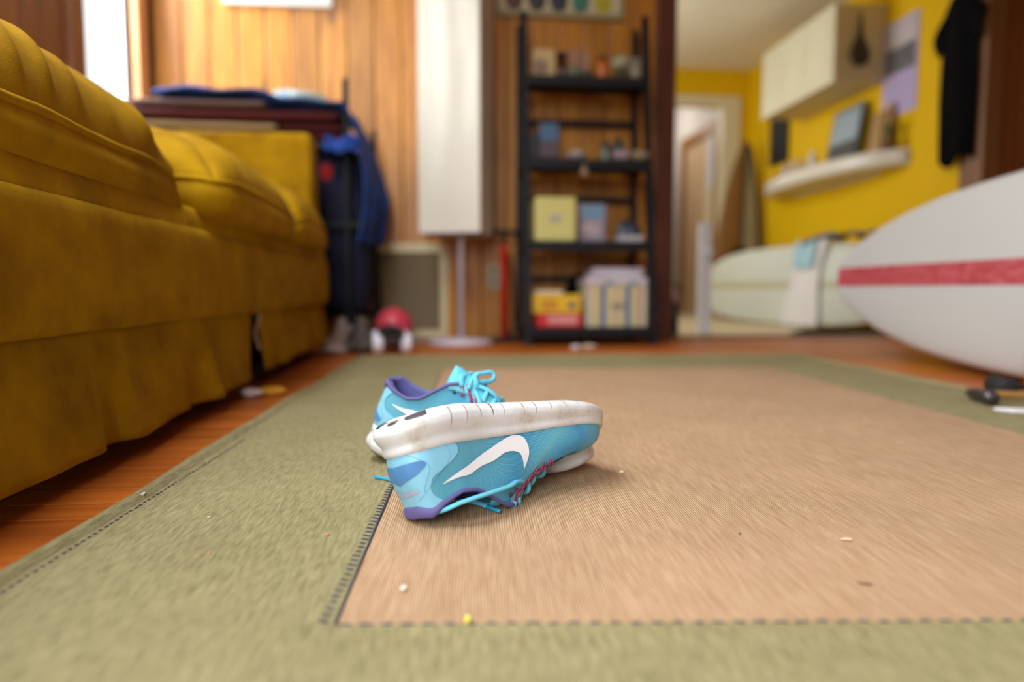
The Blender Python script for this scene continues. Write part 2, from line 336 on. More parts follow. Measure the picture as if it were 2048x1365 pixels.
OLIVE = olive(); TANW = ribbed(); THREAD = mat('dark_thread', (56, 54, 66), .9)
RT = .003
rug = empty('area_rug', (.45, 1.2, 0), 'large flat rug with a ribbed tan centre and wide olive border under the shoes', 'rug', rot=Matrix.Rotation(math.radians(-2.9), 3, 'Z'))
IN = [(-.079, .484), (.925, .395), (1.012, 2.016), (-.002, 2.078)]
OUT = [(-.388, .16), (1.215, .06), (1.30, 2.38), (-.300, 2.475)]
def wav(p, q, n, amp, seed):
    o = []
    for i in range(n):
        t = i/n; x = p[0]+(q[0]-p[0])*t; y_ = p[1]+(q[1]-p[1])*t; k = amp*mnoise.noise(Vector((x*3+seed, y_*3, 0)))*min(1, 6*t, 6*(1-t))
        dx, dy = q[0]-p[0], q[1]-p[1]; l = math.hypot(dx, dy); o.append((x-dy/l*k, y_+dx/l*k))
    return o
n_ = 40
oc = sum([wav(OUT[i], OUT[(i+1) % 4], n_, .010, i*7) for i in range(4)], [])
ic = sum([wav(IN[i], IN[(i+1) % 4], n_, .0015, i*3+50) for i in range(4)], [])
vs = []; fs = []
# rounded folded hem at the outer edge, flat to the inner edge
prof = [(0, 0), (-.003, .003), (-.001, .0070), (.005, .0088), (.011, .0078), (.0155, .0046), (.0185, .0022), (.022, RT)]
cx_ = (.45, 1.25)
def inset(p, q, d):
    l = math.hypot(q[0]-p[0], q[1]-p[1]); return (p[0]+(q[0]-p[0])*d/l, p[1]+(q[1]-p[1])*d/l)
rows = [[(*inset(oc[i], ic[i], d), z) for d, z in prof] + [(*ic[i], RT), (*ic[i], .0004)] for i in range(len(oc))]
nr = len(rows[0]); nt_ = len(rows)
for r_ in rows: vs += r_
for i in range(nt_):
    for j in range(nr-1): fs.append((i*nr+j, ((i+1) % nt_)*nr+j, ((i+1) % nt_)*nr+j+1, i*nr+j+1))
bo = mk('border', vs, fs, OLIVE, rug)
mk('centre_panel', [(*p, RT-.0006) for p in ic]+[(*p, .0002) for p in ic], [tuple(range(len(ic)))]+[(i, (i+1) % len(ic), (i+1) % len(ic)+len(ic), i+len(ic)) for i in range(len(ic))], TANW, rug)
st0 = None
def stitch(x, y_, ang, l, wd=.0022, z=RT+.0002):
    global st0
    if st0 is None:
        g = G().grid(lambda u, v: ((u-.5), math.cos(math.pi*v)*-.5, .5*math.sin(math.pi*v)*(1-(2*u-1)**4*.7)), 4, 3)
        me = D.meshes.new('stitch'); me.from_pydata(g.v, [], g.f); me.materials.append(THREAD); st0 = D.objects.new('stitch', me); o = st0
    else: o = st0.copy()
    COL.objects.link(o); o.parent = rug
    m = INV[rug.name] @ (Matrix.Translation((x, y_, z)) @ Matrix.Rotation(ang, 4, 'Z') @ Matrix.Diagonal((l, wd, .0016, 1)))
    o.matrix_local = m
def along(p, q, pitch, l, ang_off, off, limit=None, wd=.0022):
    dx, dy = q[0]-p[0], q[1]-p[1]; L_ = math.hypot(dx, dy); a = math.atan2(dy, dx); n = int(L_/pitch)
    for i in range(n if limit is None else min(n, limit)):
        t = (i+.5)*pitch/L_; k = random.uniform(-.0005, .0005)+off
        stitch(p[0]+dx*t-dy/L_*k, p[1]+dy*t+dx/L_*k, a+ang_off+random.uniform(-.12, .12), l*random.uniform(.85, 1.15), wd)
along(IN[0], (.60, .4242), .0150, .0095, 0, 0)                                   # front seam
along(IN[0], (-.047, .95), .0102, .0078, math.radians(66), .0088, wd=.0036)       # slanted stitches beside the left seam
along((-.3575, .44), (-.318, 1.12), .0100, .0056, 0, 0, wd=.0030)         # hem stitches on the left edge
G().tube([(IN[0][0]+(IN[3][0]-IN[0][0])*t+.0002, IN[0][1]+(IN[3][1]-IN[0][1])*t, RT) for t in [i/30 for i in range(31)]], .0013, 5).put('seam_cord', THREAD, rug)

def bit(name, label, cat, c, pos, size, rz, z=RT, curl=.3, seed=0):
    m = mat('bit_%d_%d_%d' % c, c, .8, var=.05)
    rnd = random.Random(seed); out = [(math.cos(a)*size[0]*rnd.uniform(.6, 1), math.sin(a)*size[1]*rnd.uniform(.6, 1)) for a in [2*math.pi*i/9 for i in range(9)]]
    g = G(); R_ = Matrix.Translation((pos[0], pos[1], z+.0004)) @ Matrix.Rotation(rz, 4, 'Z')
    top = [R_ @ Vector((a, b_, size[2]*(1+curl*math.sin(3*a/size[0])))) for a, b_ in out]; bot = [R_ @ Vector((a*.9, b_*.9, 0)) for a, b_ in out]
    n = len(out); g.v = [tuple(v) for v in top+bot]; g.f = [tuple(range(n)), tuple(range(2*n-1, n-1, -1))]+[(i, (i+1) % n, (i+1) % n+n, i+n) for i in range(n)]
    return g.put(name, m, label=label, cat=cat)
bit('paper_scrap', 'small white paper scrap on the left hem of the rug', 'scrap', (222, 216, 212), (-.349, .815), (.006, .0045, .002), .5, RT+.002, seed=1)
bit('crumb', 'tiny yellow crumb on the front seam of the rug', 'crumb', (226, 214, 70), (.016, .478), (.0022, .006, .003), 0, seed=2)
bit('wood_chip', 'pale pink flat chip on the open tan part of the rug at right', 'chip', (226, 190, 160), (.384, .604), (.0065, .0035, .0012), -.3, seed=3)
bit('crumb', 'cream crumb on the tan rug just right of the shoe toe', 'crumb', (238, 216, 170), (.232, .862), (.0035, .003, .002), .4, seed=4)
bit('crumb', 'whitish crumb on the tan rug below the upturned shoe heel', 'crumb', (232, 218, 204), (-.033, .537), (.003, .0045, .0015), .2, seed=5)
bit('crumb', 'tiny orange crumb on the olive border left of the shoes', 'crumb', (220, 140, 80), (-.114, .667), (.0028, .0016, .0012), .1, seed=6)
bit('crumb', 'tiny pink crumb on the olive border near the left front of the picture', 'crumb', (226, 140, 120), (-.213, .628), (.002, .0015, .001), .9, seed=7)
bit('lint', 'dark speck of lint on the tan rug right of the shoes', 'lint', (60, 44, 40), (.289, .629), (.0016, .0012, .001), .9, seed=8)
bit('lint', 'thin brown fibre on the tan rug toward the lower right', 'lint', (120, 84, 60), (.341, .509), (.008, .0012, .0008), -.5, seed=9)
bit('lint', 'small pale flake on the olive border beside the left hem', 'lint', (206, 196, 150), (-.247, .733), (.003, .002, .001), -.5, seed=10)

# ------------------------------------------------------------------ running shoes
OX=[.003,.0062,.016,.032,.060,.100,.150,.200,.240,.268,.288,.300,.304]
OW=[0.0,.0165,.0285,.0352,.0375,.035,.038,.0455,.048,.043,.031,.014,0.0]
OS=[0.0]
for _i in range(1, len(OX)): OS.append(OS[-1]+math.hypot(OX[_i]-OX[_i-1], OW[_i]-OW[_i-1]))
OS=[v/OS[-1] for v in OS]
def pch(x,X,Y):
    X=np.asarray(X,float);Y=np.asarray(Y,float);h=np.diff(X);d=np.diff(Y)/h
    i=int(min(max(np.searchsorted(X,x)-1,0),len(X)-2)); t=(x-X[i])/h[i]
    def sl(k):
        if k==0: return d[0]
        if k==len(X)-1: return d[-1]
        return 0 if d[k-1]*d[k]<=0 else 3*(h[k-1]+h[k])/((2*h[k]+h[k-1])/d[k-1]+(h[k]+2*h[k-1])/d[k])
    return (1+2*t)*(1-t)**2*Y[i]+t*(1-t)**2*h[i]*sl(i)+t*t*(3-2*t)*Y[i+1]+t*t*(t-1)*h[i]*sl(i+1)
_oc={}
def outline(s):
    k=round(s,6)
    if k not in _oc: _oc[k]=(pch(s,OS,OX),pch(s,OS,OW))
    return _oc[k]
def ztop(x): return pch(x,[-.01,.02,.06,.10,.15,.20,.25,.28,.305],[.052,.047,.041,.0385,.035,.031,.029,.030,.036])
def zbot(x): return pch(x,[-.01,.005,.03,.055,.08,.21,.25,.28,.305],[.019,.013,.006,.002,0,0,.003,.008,.016])
MP=[(0,-.0075),(.03,-.0035),(.10,.0005),(.25,.0042),(.42,.0040),(.58,.0012),(.72,-.0018),(.85,-.001),(.97,-.0025),(1.0,-.006)]
def onorm(s):
    e=.004
    if s<e: return (-1.,0.)
    if s>1-e: return (1.,0.)
    a=outline(s-e);b=outline(s+e);tx,ty=b[0]-a[0],b[1]-a[1];l=math.hypot(tx,ty); return (-ty/l,tx/l)
def mid_pt(s,k,side,off=0.0):
    x,w_=outline(s); nx,ny=onorm(s); o=float(np.interp(k,[p[0] for p in MP],[p[1] for p in MP])); heel=max(0,1-max(x,0)/.06)
    o+=.0035*heel*math.sin(min(1,k/.8)*math.pi); o*=1-.6*min(1,max(0,(x-.235)/.05)); o+=off; z0,z1=zbot(x),ztop(x)
    return np.array([x+nx*o,side*max(0,(w_+ny*o)),z0+(z1-z0)*k])
TS=[0,.03,.075,.13,.19,.26,.33,.40,.46,.52,.57,.63,.69,.75,.82,.91,1.0]
TX=[.0285,.0290,.0350,.0450,.0590,.0670,.0810,.1110,.1248,.1374,.1444,.154,.1691,.187,.206,.213,.216]
TY=[0,.010,.020,.0265,.030,.032,.032,.030,.027,.022,.0195,.018,.0165,.014,.010,.005,0]
TZ=[.1084,.1074,.1080,.0985,.0908,.0880,.0885,.1030,.1082,.1084,.1032,.0920,.0823,.0712,.0630,.0605,.0585]
def top_(s): return np.array([pch(s,TS,TX),pch(s,TS,TY),pch(s,TS,TZ)])
def up_pt(s,t,side,off=0.0):
    x,w_=outline(s); nx,ny=onorm(s)
    B=np.array([x-nx*.0055,max(0,w_-ny*.0055),ztop(x)-.003]); T=top_(s); dz=T[2]-B[2]
    toe=float(np.interp(s,[.62,.85],[0,1])); heel=float(np.interp(s,[.0,.2],[1,0]))
    a=.40*(1-toe)+.75*toe; b=(.38*(1-toe)+.62*toe)*(1-heel)+.10*heel; c=(-.30*dz)*(1-toe)+.004*toe
    C1=B+np.array([nx*.004*(1-heel)+heel*nx*.001,ny*.004,a*dz]); C2=T+np.array([(B[0]-T[0])*b,(B[1]-T[1])*b,c])
    u=1-t; P=u**3*B+3*u*u*t*C1+3*u*t*t*C2+t**3*T
    if off:
        Dv=3*u*u*(C1-B)+6*u*t*(C2-C1)+3*t*t*(T-C2); e=.006
        Q=up_pt(min(1,s+e),t,1)-up_pt(max(0,s-e),t,1); Nn=np.cross(Dv,Q); l=np.linalg.norm(Nn)
        if s<.002: Nn=np.array([-Dv[2],0,Dv[0]]); l=np.linalg.norm(Nn)
        if l>1e-12: P=P+Nn/l*off
    P=P.copy(); P[1]*=side; return P
def weave():
    m,t,b=nt('shoe_knit'); L=t.links.new; uv=N(t,'ShaderNodeUVMap'); uv.uv_map='UVMap'
    mp=N(t,'ShaderNodeMapping'); mp.inputs['Scale'].default_value=(132,44,1); L(uv.outputs[0],mp.inputs[0])
    br=N(t,'ShaderNodeTexBrick'); br.inputs['Scale'].default_value=1; br.inputs['Mortar Size'].default_value=.26; br.inputs['Mortar Smooth'].default_value=1.0; br.inputs['Brick Width'].default_value=1.0; br.inputs['Row Height'].default_value=.8
    L(mp.outputs[0],br.inputs['Vector'])
    sx=N(t,'ShaderNodeSeparateXYZ'); L(uv.outputs[0],sx.inputs[0])
    tc=N(t,'ShaderNodeTexCoord'); n=N(t,'ShaderNodeTexNoise'); n.inputs['Scale'].default_value=24; n.inputs['Detail'].default_value=2; L(tc.outputs['Object'],n.inputs['Vector'])
    jt=N(t,'ShaderNodeMath',operation='MULTIPLY_ADD'); L(n.outputs['Fac'],jt.inputs[0]); jt.inputs[1].default_value=.16; L(sx.outputs['X'],jt.inputs[2])
    r=N(t,'ShaderNodeValToRGB'); cr=r.color_ramp
    while len(cr.elements)<6: cr.elements.new(.5)
    for e,(p,c) in zip(cr.elements,[(.0,(112,196,214)),(.46,(106,190,214)),(.56,(76,172,212)),(.70,(116,198,216)),(.80,(56,154,204)),(.97,(104,188,208))]): e.position=p; e.color=(*lin(c),1)
    L(jt.outputs[0],r.inputs[0])
    dk=N(t,'ShaderNodeMix',data_type='RGBA'); dk.blend_type='MULTIPLY'; L(r.outputs[0],dk.inputs['A']); dk.inputs['B'].default_value=(.13,.33,.42,1)
    ft=N(t,'ShaderNodeMapRange'); ft.inputs['From Min'].default_value=.5; ft.inputs['From Max'].default_value=.72; ft.inputs['To Min'].default_value=.85; ft.inputs['To Max'].default_value=.25; L(sx.outputs['X'],ft.inputs[0])
    fm=N(t,'ShaderNodeMath',operation='MULTIPLY'); L(br.outputs['Fac'],fm.inputs[0]); L(ft.outputs[0],fm.inputs[1]); L(fm.outputs[0],dk.inputs['Factor'])
    L(dk.outputs['Result'],b.inputs['Base Color']); b.inputs['Roughness'].default_value=.7; b.inputs['Sheen Weight'].default_value=.15
    iv=N(t,'ShaderNodeMath',operation='SUBTRACT'); iv.inputs[0].default_value=1; L(br.outputs['Fac'],iv.inputs[1])
    bp=N(t,'ShaderNodeBump'); bp.inputs['Strength'].default_value=.5; bp.inputs['Distance'].default_value=.0006; L(iv.outputs[0],bp.inputs['Height']); L(bp.outputs[0],b.inputs['Normal'])
    return m
def ribmat(name,c,c2,sc):
    m,t,b=nt(name); L=t.links.new; tc=N(t,'ShaderNodeUVMap'); tc.uv_map='UVMap'; wv=N(t,'ShaderNodeTexWave'); wv.bands_direction='Y'; wv.inputs['Scale'].default_value=sc; wv.inputs['Distortion'].default_value=.3
    L(tc.outputs[0],wv.inputs['Vector']); r=N(t,'ShaderNodeValToRGB'); r.color_ramp.elements[0].color=(*lin(c2),1); r.color_ramp.elements[1].color=(*lin(c),1); L(wv.outputs['Fac'],r.inputs[0]); L(r.outputs[0],b.inputs['Base Color']); b.inputs['Roughness'].default_value=.6
    bp=N(t,'ShaderNodeBump'); bp.inputs['Strength'].default_value=.4; bp.inputs['Distance'].default_value=.0005; L(wv.outputs['Fac'],bp.inputs['Height']); L(bp.outputs[0],b.inputs['Normal']); return m
def foam():
    m,t,b=nt('shoe_foam'); L=t.links.new; tc=N(t,'ShaderNodeTexCoord'); n=N(t,'ShaderNodeTexNoise'); n.inputs['Scale'].default_value=38; n.inputs['Detail'].default_value=6; L(tc.outputs['Object'],n.inputs['Vector'])
    n3=N(t,'ShaderNodeTexNoise'); n3.inputs['Scale'].default_value=260; n3.inputs['Detail'].default_value=3; L(tc.outputs['Object'],n3.inputs['Vector'])
    ml=N(t,'ShaderNodeMath',operation='MULTIPLY_ADD'); L(n3.outputs['Fac'],ml.inputs[0]); ml.inputs[1].default_value=.25; L(n.outputs['Fac'],ml.inputs[2])
    r=N(t,'ShaderNodeValToRGB'); cr=r.color_ramp; cr.elements.new(.5); 
    for e,(p,c) in zip(cr.elements,[(.40,(224,224,226)),(.66,(214,212,208)),(.95,(176,164,142))]): e.position=p; e.color=(*lin(c),1)
    L(ml.outputs[0],r.inputs[0]); L(r.outputs[0],b.inputs['Base Color']); b.inputs['Roughness'].default_value=.55; b.inputs['Subsurface Weight'].default_value=.08; b.inputs['Subsurface Radius'].default_value=(.004,.004,.004); return m
KNIT=weave(); FOAM=foam(); LIGHT=mat('shoe_light_blue',(136,198,222),.45,var=.02,scale=40); LACE=mat('lace_blue',(104,196,220),.75,var=.05,scale=200,bump=.5,bscale=900)
PATCH=ribmat('shoe_blue_rib',(98,158,212),(66,118,176),17); PURPLE=mat('shoe_purple',(96,88,140),.7,var=.05,scale=60,bump=.3,bscale=700,sheen=.3); LINING=mat('shoe_lining',(104,102,166),.85,var=.06,scale=50)
PINKT=ribmat('pink_cord',(240,92,132),(150,50,84),60); EMBL=mat('emblem_white',(240,240,242),.35,var=.01); RUBBER=mat('heel_rubber',(62,60,66),.6,var=.1,scale=80); GROOVE=mat('groove_dark',(70,58,52),.9,var=.2,scale=120); TABM=mat('shoe_grey_tab',(168,176,200),.4,var=.02); AGLET=mat('aglet_blue',(40,160,200),.25,var=.02); TONGUE=mat('tongue_teal',(96,188,206),.6,var=.05,scale=50); SEAM=mat('shoe_seam',(92,168,200),.5,var=.05)
SW_UP=[(.150,.660),(.205,.60),(.256,.525),(.296,.415),(.331,.298),(.357,.212),(.381,.138),(.404,.092),(.425,.060),(.456,.038),(.488,.075),(.504,.163),(.513,.263),(.514,.363),(.506,.500)]
SW_LO=[(.150,.672),(.218,.682),(.281,.675),(.320,.57),(.356,.45),(.380,.355),(.403,.275),(.421,.245),(.438,.234),(.463,.250),(.477,.285),(.486,.335),(.494,.395),(.500,.45),(.506,.507)]
HB_T=[0,.03,.075,.14,.213,.27,.325,.38,.425,.463,.55,.61,.663,.75,.825,.89,.95,.985]
HB_S=[.208,.222,.231,.235,.231,.221,.206,.184,.163,.131,.113,.107,.106,.111,.119,.128,.138,.146]
SWU=crom([(a_,b_,0) for a_,b_ in SW_UP],6); SWL=crom([(a_,b_,0) for a_,b_ in SW_LO],6)
def make_shoe(tag,label,group,loc,rot3,mir,squash,kind):
    R3=np.array(rot3); tv=np.array(loc); SC=1.05
    root=empty('running_shoe',tuple(tv),label,'shoe',group,rot=Matrix([list(r) for r in R3]))
    def W(P):
        P=np.array(P,float)
        if squash:  # toe box pressed down by the other shoe
            x=P[0]; k=float(np.interp(x,[.17,.24],[0,1])); zt=ztop(max(-.01,min(.305,x)))
            if P[2]>zt-.002: P=P.copy(); P[2]=zt-.002+(P[2]-zt+.002)*(1-.45*k)
        q=R3@(P*SC*np.array([1,mir,1]))+tv
        if q[2]<RT+.0012: q[2]=RT+.0012
        return q
    def surf(name,fn,nu,nv,m,parent=root,smooth=True,uvf=None,sol=None,**k):
        g=G(); g.grid(lambda u,v: W(fn(u,v)),nu,nv); uv=[uvf(i/nu,j/nv) for i in range(nu+1) for j in range(nv+1)] if uvf else None
        o=mk(name,g.v,g.f,m,parent,smooth,uvs=uv,**k)
        if sol: solid_(o,sol,0)
        return o
    su=lambda u: (abs(2*u-1), 1 if u>=.5 else -1)   # u 0..1 runs toe-(side -1)-heel-(side +1)-toe
    cs=lambda u: u                                   # spacing
    # midsole, one closed skin
    nu=96; prof=[p[0] for p in MP]; g=G(); ring=[]
    ss=[(i/nu) for i in range(nu)]
    def ring_su(f): f=f%1; return (2*f,1) if f<=.5 else (2-2*f,-1)
    kk=sorted(set(prof+[.06,.2,.38,.52,.66,.78,.9]))
    for k_ in kk:
        for f in ss: s_,sd=ring_su(f); g.v.append(tuple(W(mid_pt(s_,k_,sd))))
    for a in range(len(kk)-1):
        for i in range(nu): g.f.append((a*nu+i,a*nu+(i+1)%nu,(a+1)*nu+(i+1)%nu,(a+1)*nu+i))
    for base,zf in ((0,0),((len(kk)-1)*nu,1)):
        cc=[]
        for i in range(nu//2+1):
            p=np.array(mid_pt(2*i/nu,kk[0] if zf==0 else 1,1)); p[1]=0; cc.append(len(g.v)); g.v.append(tuple(W(p)))
        for i in range(nu//2):
            g.f.append((base+i,base+i+1,cc[i+1],cc[i])); j0=(nu-i)%nu; j1=nu-i-1; g.f.append((base+j0,cc[i],cc[i+1],base+j1))
    mid=mk('midsole',g.v,g.f,FOAM,root,True)
    for sd in (1,-1):
        for gi,(s_,h_,wd) in enumerate([(.205,.62,.0010),(.262,.55,.0009),(.318,.45,.0010),(.366,.40,.0022),(.410,.44,.0008),(.487,.50,.0009),(.535,.46,.0012),(.594,.40,.0008),(.655,.38,.0006),(.71,.36,.0005)]):
            surf('flex_groove',lambda u,v: mid_pt(s_+(v-.5)*wd*2.2*(1-u)**.5-.006*(1-u)*(.4-s_),.0+h_*u,sd,.0006),10,2,GROOVE,mid)
    for sd in (1,-1):
        surf('heel_rubber',lambda u,v: mid_pt(.012+.043*u,.0+(.15*max(0,1-(2*u-1)**4)**.5)*v,sd,.0009),8,4,RUBBER,mid)
        surf('heel_rubber',lambda u,v: mid_pt(.066+.075*u,.0+(.13*max(0,1-(2*u-1)**4)**.5)*v,sd,.0009),10,4,RUBBER,mid)
    # upper shell
    surf('upper',lambda u,v: up_pt(su(u)[0],v,su(u)[1]),160,34,KNIT,uvf=lambda u,v:(su(u)[0],v*.9+.0))
    surf('lining',lambda u,v: up_pt(su(u*.62+.19)[0],.30+.69*v,su(u*.62+.19)[1],-.0045),70,14,LINING)
    surf('insole',lambda u,v: (.004+.22*u,(v-.5)*2*(outline(min(1,.02+.72*u))[1]-.009),.036),24,6,LINING)
    for sd in (1,-1):
        surf('emblem',lambda u,v,sd=sd: up_pt(*[SWU[round(u*84)][c]+(SWL[round(u*84)][c]-SWU[round(u*84)][c])*v for c in (0,1)],sd,.0011),84,8,EMBL)
    def hb(u,v):
        s_,sd=su(u); return up_pt(pch(v*.985,HB_T,HB_S)*s_,v*.985,sd,.0008)
    hc=surf('heel_counter',hb,48,40,LIGHT)
    g=G()
    for sd in (1,-1):
        g.tube([W(up_pt(pch(t_,HB_T,HB_S)*f_,t_,sd,.0009)) for t_ in np.linspace(a_,b_,18) for f_ in [q_]],.0004,5) if False else None
    def patch(u,v):
        s_,sd=su(u); q_=s_*.119; lo=.165-.030*min(1,q_/.09); hi=.440-.135*min(1,q_/.10); m_=(lo+hi)/2; hf=(hi-lo)/2*max(0,1-s_**5)**.5
        return up_pt(q_,m_+hf*(2*v-1),sd,.0014)
    surf('heel_patch',patch,40,14,PATCH,hc,uvf=lambda u,v:(u,v))
    def tab(u,v):
        s_,sd=su(u); return up_pt(.066*(1-.25*abs(2*v-1)**3)*s_,.570+.075*v-.04*s_,sd,.0014)
    surf('heel_tab',tab,24,5,TABM,hc)
    for (a_,b_,o_) in (((.05,.0),(.12,.60),.0),((.19,.03),(.085,.72),.02)):
        for sd in (1,-1):
            pts=[W(up_pt(a_[0]+(b_[0]-a_[0])*u+.045*math.sin(math.pi*u*1.3),a_[1]+(b_[1]-a_[1])*u,sd,.0008)) for u in np.linspace(0,1,20)]
            G().tube(pts,.00035,5).put('seam_line',SEAM,hc,smooth=True)
    # purple collar: padded band at the heel thinning to a rolled edge
    def col(u,v):
        s_,sd=su(u); s_=s_*.50; wdt=float(np.interp(s_,[0,.04,.09,.14,.22,.5],[.20,.18,.12,.07,.055,.045])); a=math.pi*(v*1.25)
        t_=1-wdt*(.5+.5*math.cos(a)) if v<.8 else 1-.0; off=.0010+.0026*math.sin(min(math.pi,a)) if v<.8 else .0010-.006*(v-.8)/.2
        P=up_pt(s_,min(1,t_),sd,off)
        if v>.8: P=P+np.array([0,0,-.004*(v-.8)/.2])
        else: P=P+np.array([0,0,.0025*v])
        return P
    surf('collar',col,70,12,PURPLE)
    # eyestay strip along the throat
    for sd in (1,-1):
        surf('eyestay',lambda u,v,sd=sd: up_pt(.47+.36*u,1-(.012+.004*math.sin(math.pi*u))/max(.02,(top_(.47+.36*u)[2]-.03))*v,sd,.0013),26,5,LIGHT if kind=='rear' else TONGUE)
    # tongue
    tp=crom([(.222,0,.058),(.205,0,.068),(.185,0,.083),(.165,0,.0975),(.150,0,.110),(.140,0,.118),(.130,0,.125),(.121,0,.129)] if kind=='rear' else [(.222,0,.058),(.205,0,.066),(.185,0,.078),(.165,0,.09),(.148,0,.100),(.135,0,.106),(.125,0,.110),(.118,0,.112)],4)
    def tong(u,v):
        rr=kind=='rear'
        i=u*(len(tp)-1); a=int(min(i,len(tp)-2)); p=tp[a].lerp(tp[a+1],i-a); hw=float(np.interp(u,[0,.35,.7,.9,1],[.010,.017,.028,.031,.020] if rr else [.010,.017,.026,.027,.017])); q=2*v-1; dr_=.010+(.026 if rr else 0)*max(0,u-.35)
        fold=.004*math.sin(5*q)*max(0,u-.6)
        return (p[0]+fold-.010*q*q*max(0,u-.5),q*hw,p[2]-dr_*q*q-.001)
    surf('tongue',tong,30,14,TONGUE,sol=.003)
    # lace rows and eyelet cords
    rows_=[.515,.565,.615,.665,.715,.765]
    for r_i,s_ in enumerate(rows_):
        for sd in (1,-1):
            for d_ in (-.009,.009):
                hgt=.016 if s_<.7 else .012; dz=top_(s_)[2]-.03; t0=1-hgt/dz
                se,te=dict(zip(rows_,[(.50,.76),(.54,.68),(.572,.64),(.602,.60),(.632,.57),(.66,.55)]))[s_]; pts=[W(up_pt(se+(s_-se)*q_+d_*(.6+.4*q_),te+(.985-te)*q_,sd,.0016)) for q_ in np.linspace(0,1,8)]
                T1=up_pt(s_+d_*.3,1,sd); pts.append(W(T1+np.array([0,-sd*.003,.003])))
                G().tube(pts,.0011,6).put('eyelet_cord',PINKT,root,smooth=True)
        A=up_pt(s_,.97,1,.002); B=up_pt(s_,.97,-1,.002); dx=.008*(1 if r_i%2 else -1)
        mid_=(A+B)/2+np.array([0,0,.0100]); pts=crom([A+np.array([0,0,-.002]),A*.88+B*.12+np.array([dx*.3,0,.0085]),mid_,A*.12+B*.88+np.array([-dx*.3,0,.0085]),B+np.array([0,0,-.002])],5)
        G().tube([W(p) for p in pts],.0042,10,flat=.75).put('lace',LACE,root,smooth=True)
    for sd in (1,-1):
        h0=up_pt(.465,.84,sd,.0012); e=up_pt(.47,.84,sd,.0012)-h0; 
        G().lathe([(.0011,-.0002),(.0024,.0002),(.0024,.0006),(.0010,.0006)],W(h0),12,M=Matrix.Rotation(math.radians(90 if True else 0),4,'X')).put('eyelet',GROOVE,root,smooth=True)
    return root,W
FR=[[0.81267,0.57623,0.08674],[0.57455,-0.76752,-0.28426],[-0.09722,0.28084,-0.95482]]
_U,_,_V=np.linalg.svd(np.array(FR)); FR=(_U@_V).tolist()
yw=math.radians(-20.4)
RR=[[math.cos(yw),-math.sin(yw),0],[math.sin(yw),math.cos(yw),0],[0,0,1]]
rear,WR=make_shoe('rear','blue running shoe standing upright behind the overturned one, purple collar open upward','pair of blue running shoes',(-.102,.9885,RT),RR,-1,True,'rear')
# rotation given for the mirrored (left) shoe: y is already lateral
frontR=np.array(FR)
front,WF=make_shoe('front','blue running shoe lying upside down with its white sole up, nearest the camera','pair of blue running shoes',(-.0638,.70693,.11773+RT),FR,1,False,'front')
def lace_run(name,pts,r,flat,root,up=None,m=LACE): return G().tube(crom(pts,6),r,10,flat=flat,up=up).put(name,m,root,smooth=True)
# loose lace of the overturned shoe: over the collar and out on the rug
z0=RT
lace_run('lace',[(.0905,.7600,.0190+z0),(.0865,.7480,.0250+z0),(.0790,.7365,.0280+z0),(.071,.7220,.0278+z0),(.056,.7060,.0280+z0),(.0364,.6895,.0275+z0),(.017,.6800,.0245+z0),(.004,.6800,.0190+z0),(-.006,.6900,.0125+z0),(-.004,.712,.0062+z0),(.010,.738,.0040+z0)],.0042,.55,front,up=(0,.5,1))
lace_run('lace',[(.012,.752,.004+z0),(.028,.749,.0040+z0),(.040,.7405,.0036+z0),(.0465,.7330,.0030+z0)],.0040,.6,front)
lace_run('aglet',[(.0455,.7345,.0030+z0),(.0525,.7235,.0028+z0),(.0595,.7150,.0026+z0)],.0021,1,front,m=AGLET)
lace_run('lace',[(-.030,.826,.003+z0),(-.045,.836,.0034+z0),(-.058,.8435,.0034+z0),(-.0655,.8490,.003+z0)],.0038,.6,front)
lace_run('aglet',[(-.064,.848,.003+z0),(-.076,.858,.0026+z0),(-.0875,.8665,.0026+z0)],.0020,1,front,m=AGLET)
# tied bow of the upright shoe
def wr(*p): return tuple(WR(np.array(p)))
B=lambda pts,r,fl=.6: G().tube([wr(*p) for p in crom(pts,6)],r,10,flat=fl).put('lace',LACE,rear,smooth=True)
B([(.148,.012,.108),(.151,.006,.118),(.157,-.004,.119),(.163,-.012,.120),(.168,-.016,.118),(.170,-.014,.112),(.166,-.009,.108),(.159,0,.108),(.152,.008,.107)],.0042,.7)
B([(.150,.010,.106),(.158,.012,.104),(.168,.011,.100),(.177,.008,.096),(.181,.004,.090),(.176,.004,.086),(.166,.008,.090),(.156,.011,.098)],.0040,.7)
B([(.146,.004,.108),(.150,.010,.112),(.153,.014,.106),(.151,.012,.100)],.0062,.9)
B([(.150,.014,.104),(.158,.022,.094),(.166,.030,.080),(.172,.034,.068)],.0032,.6)

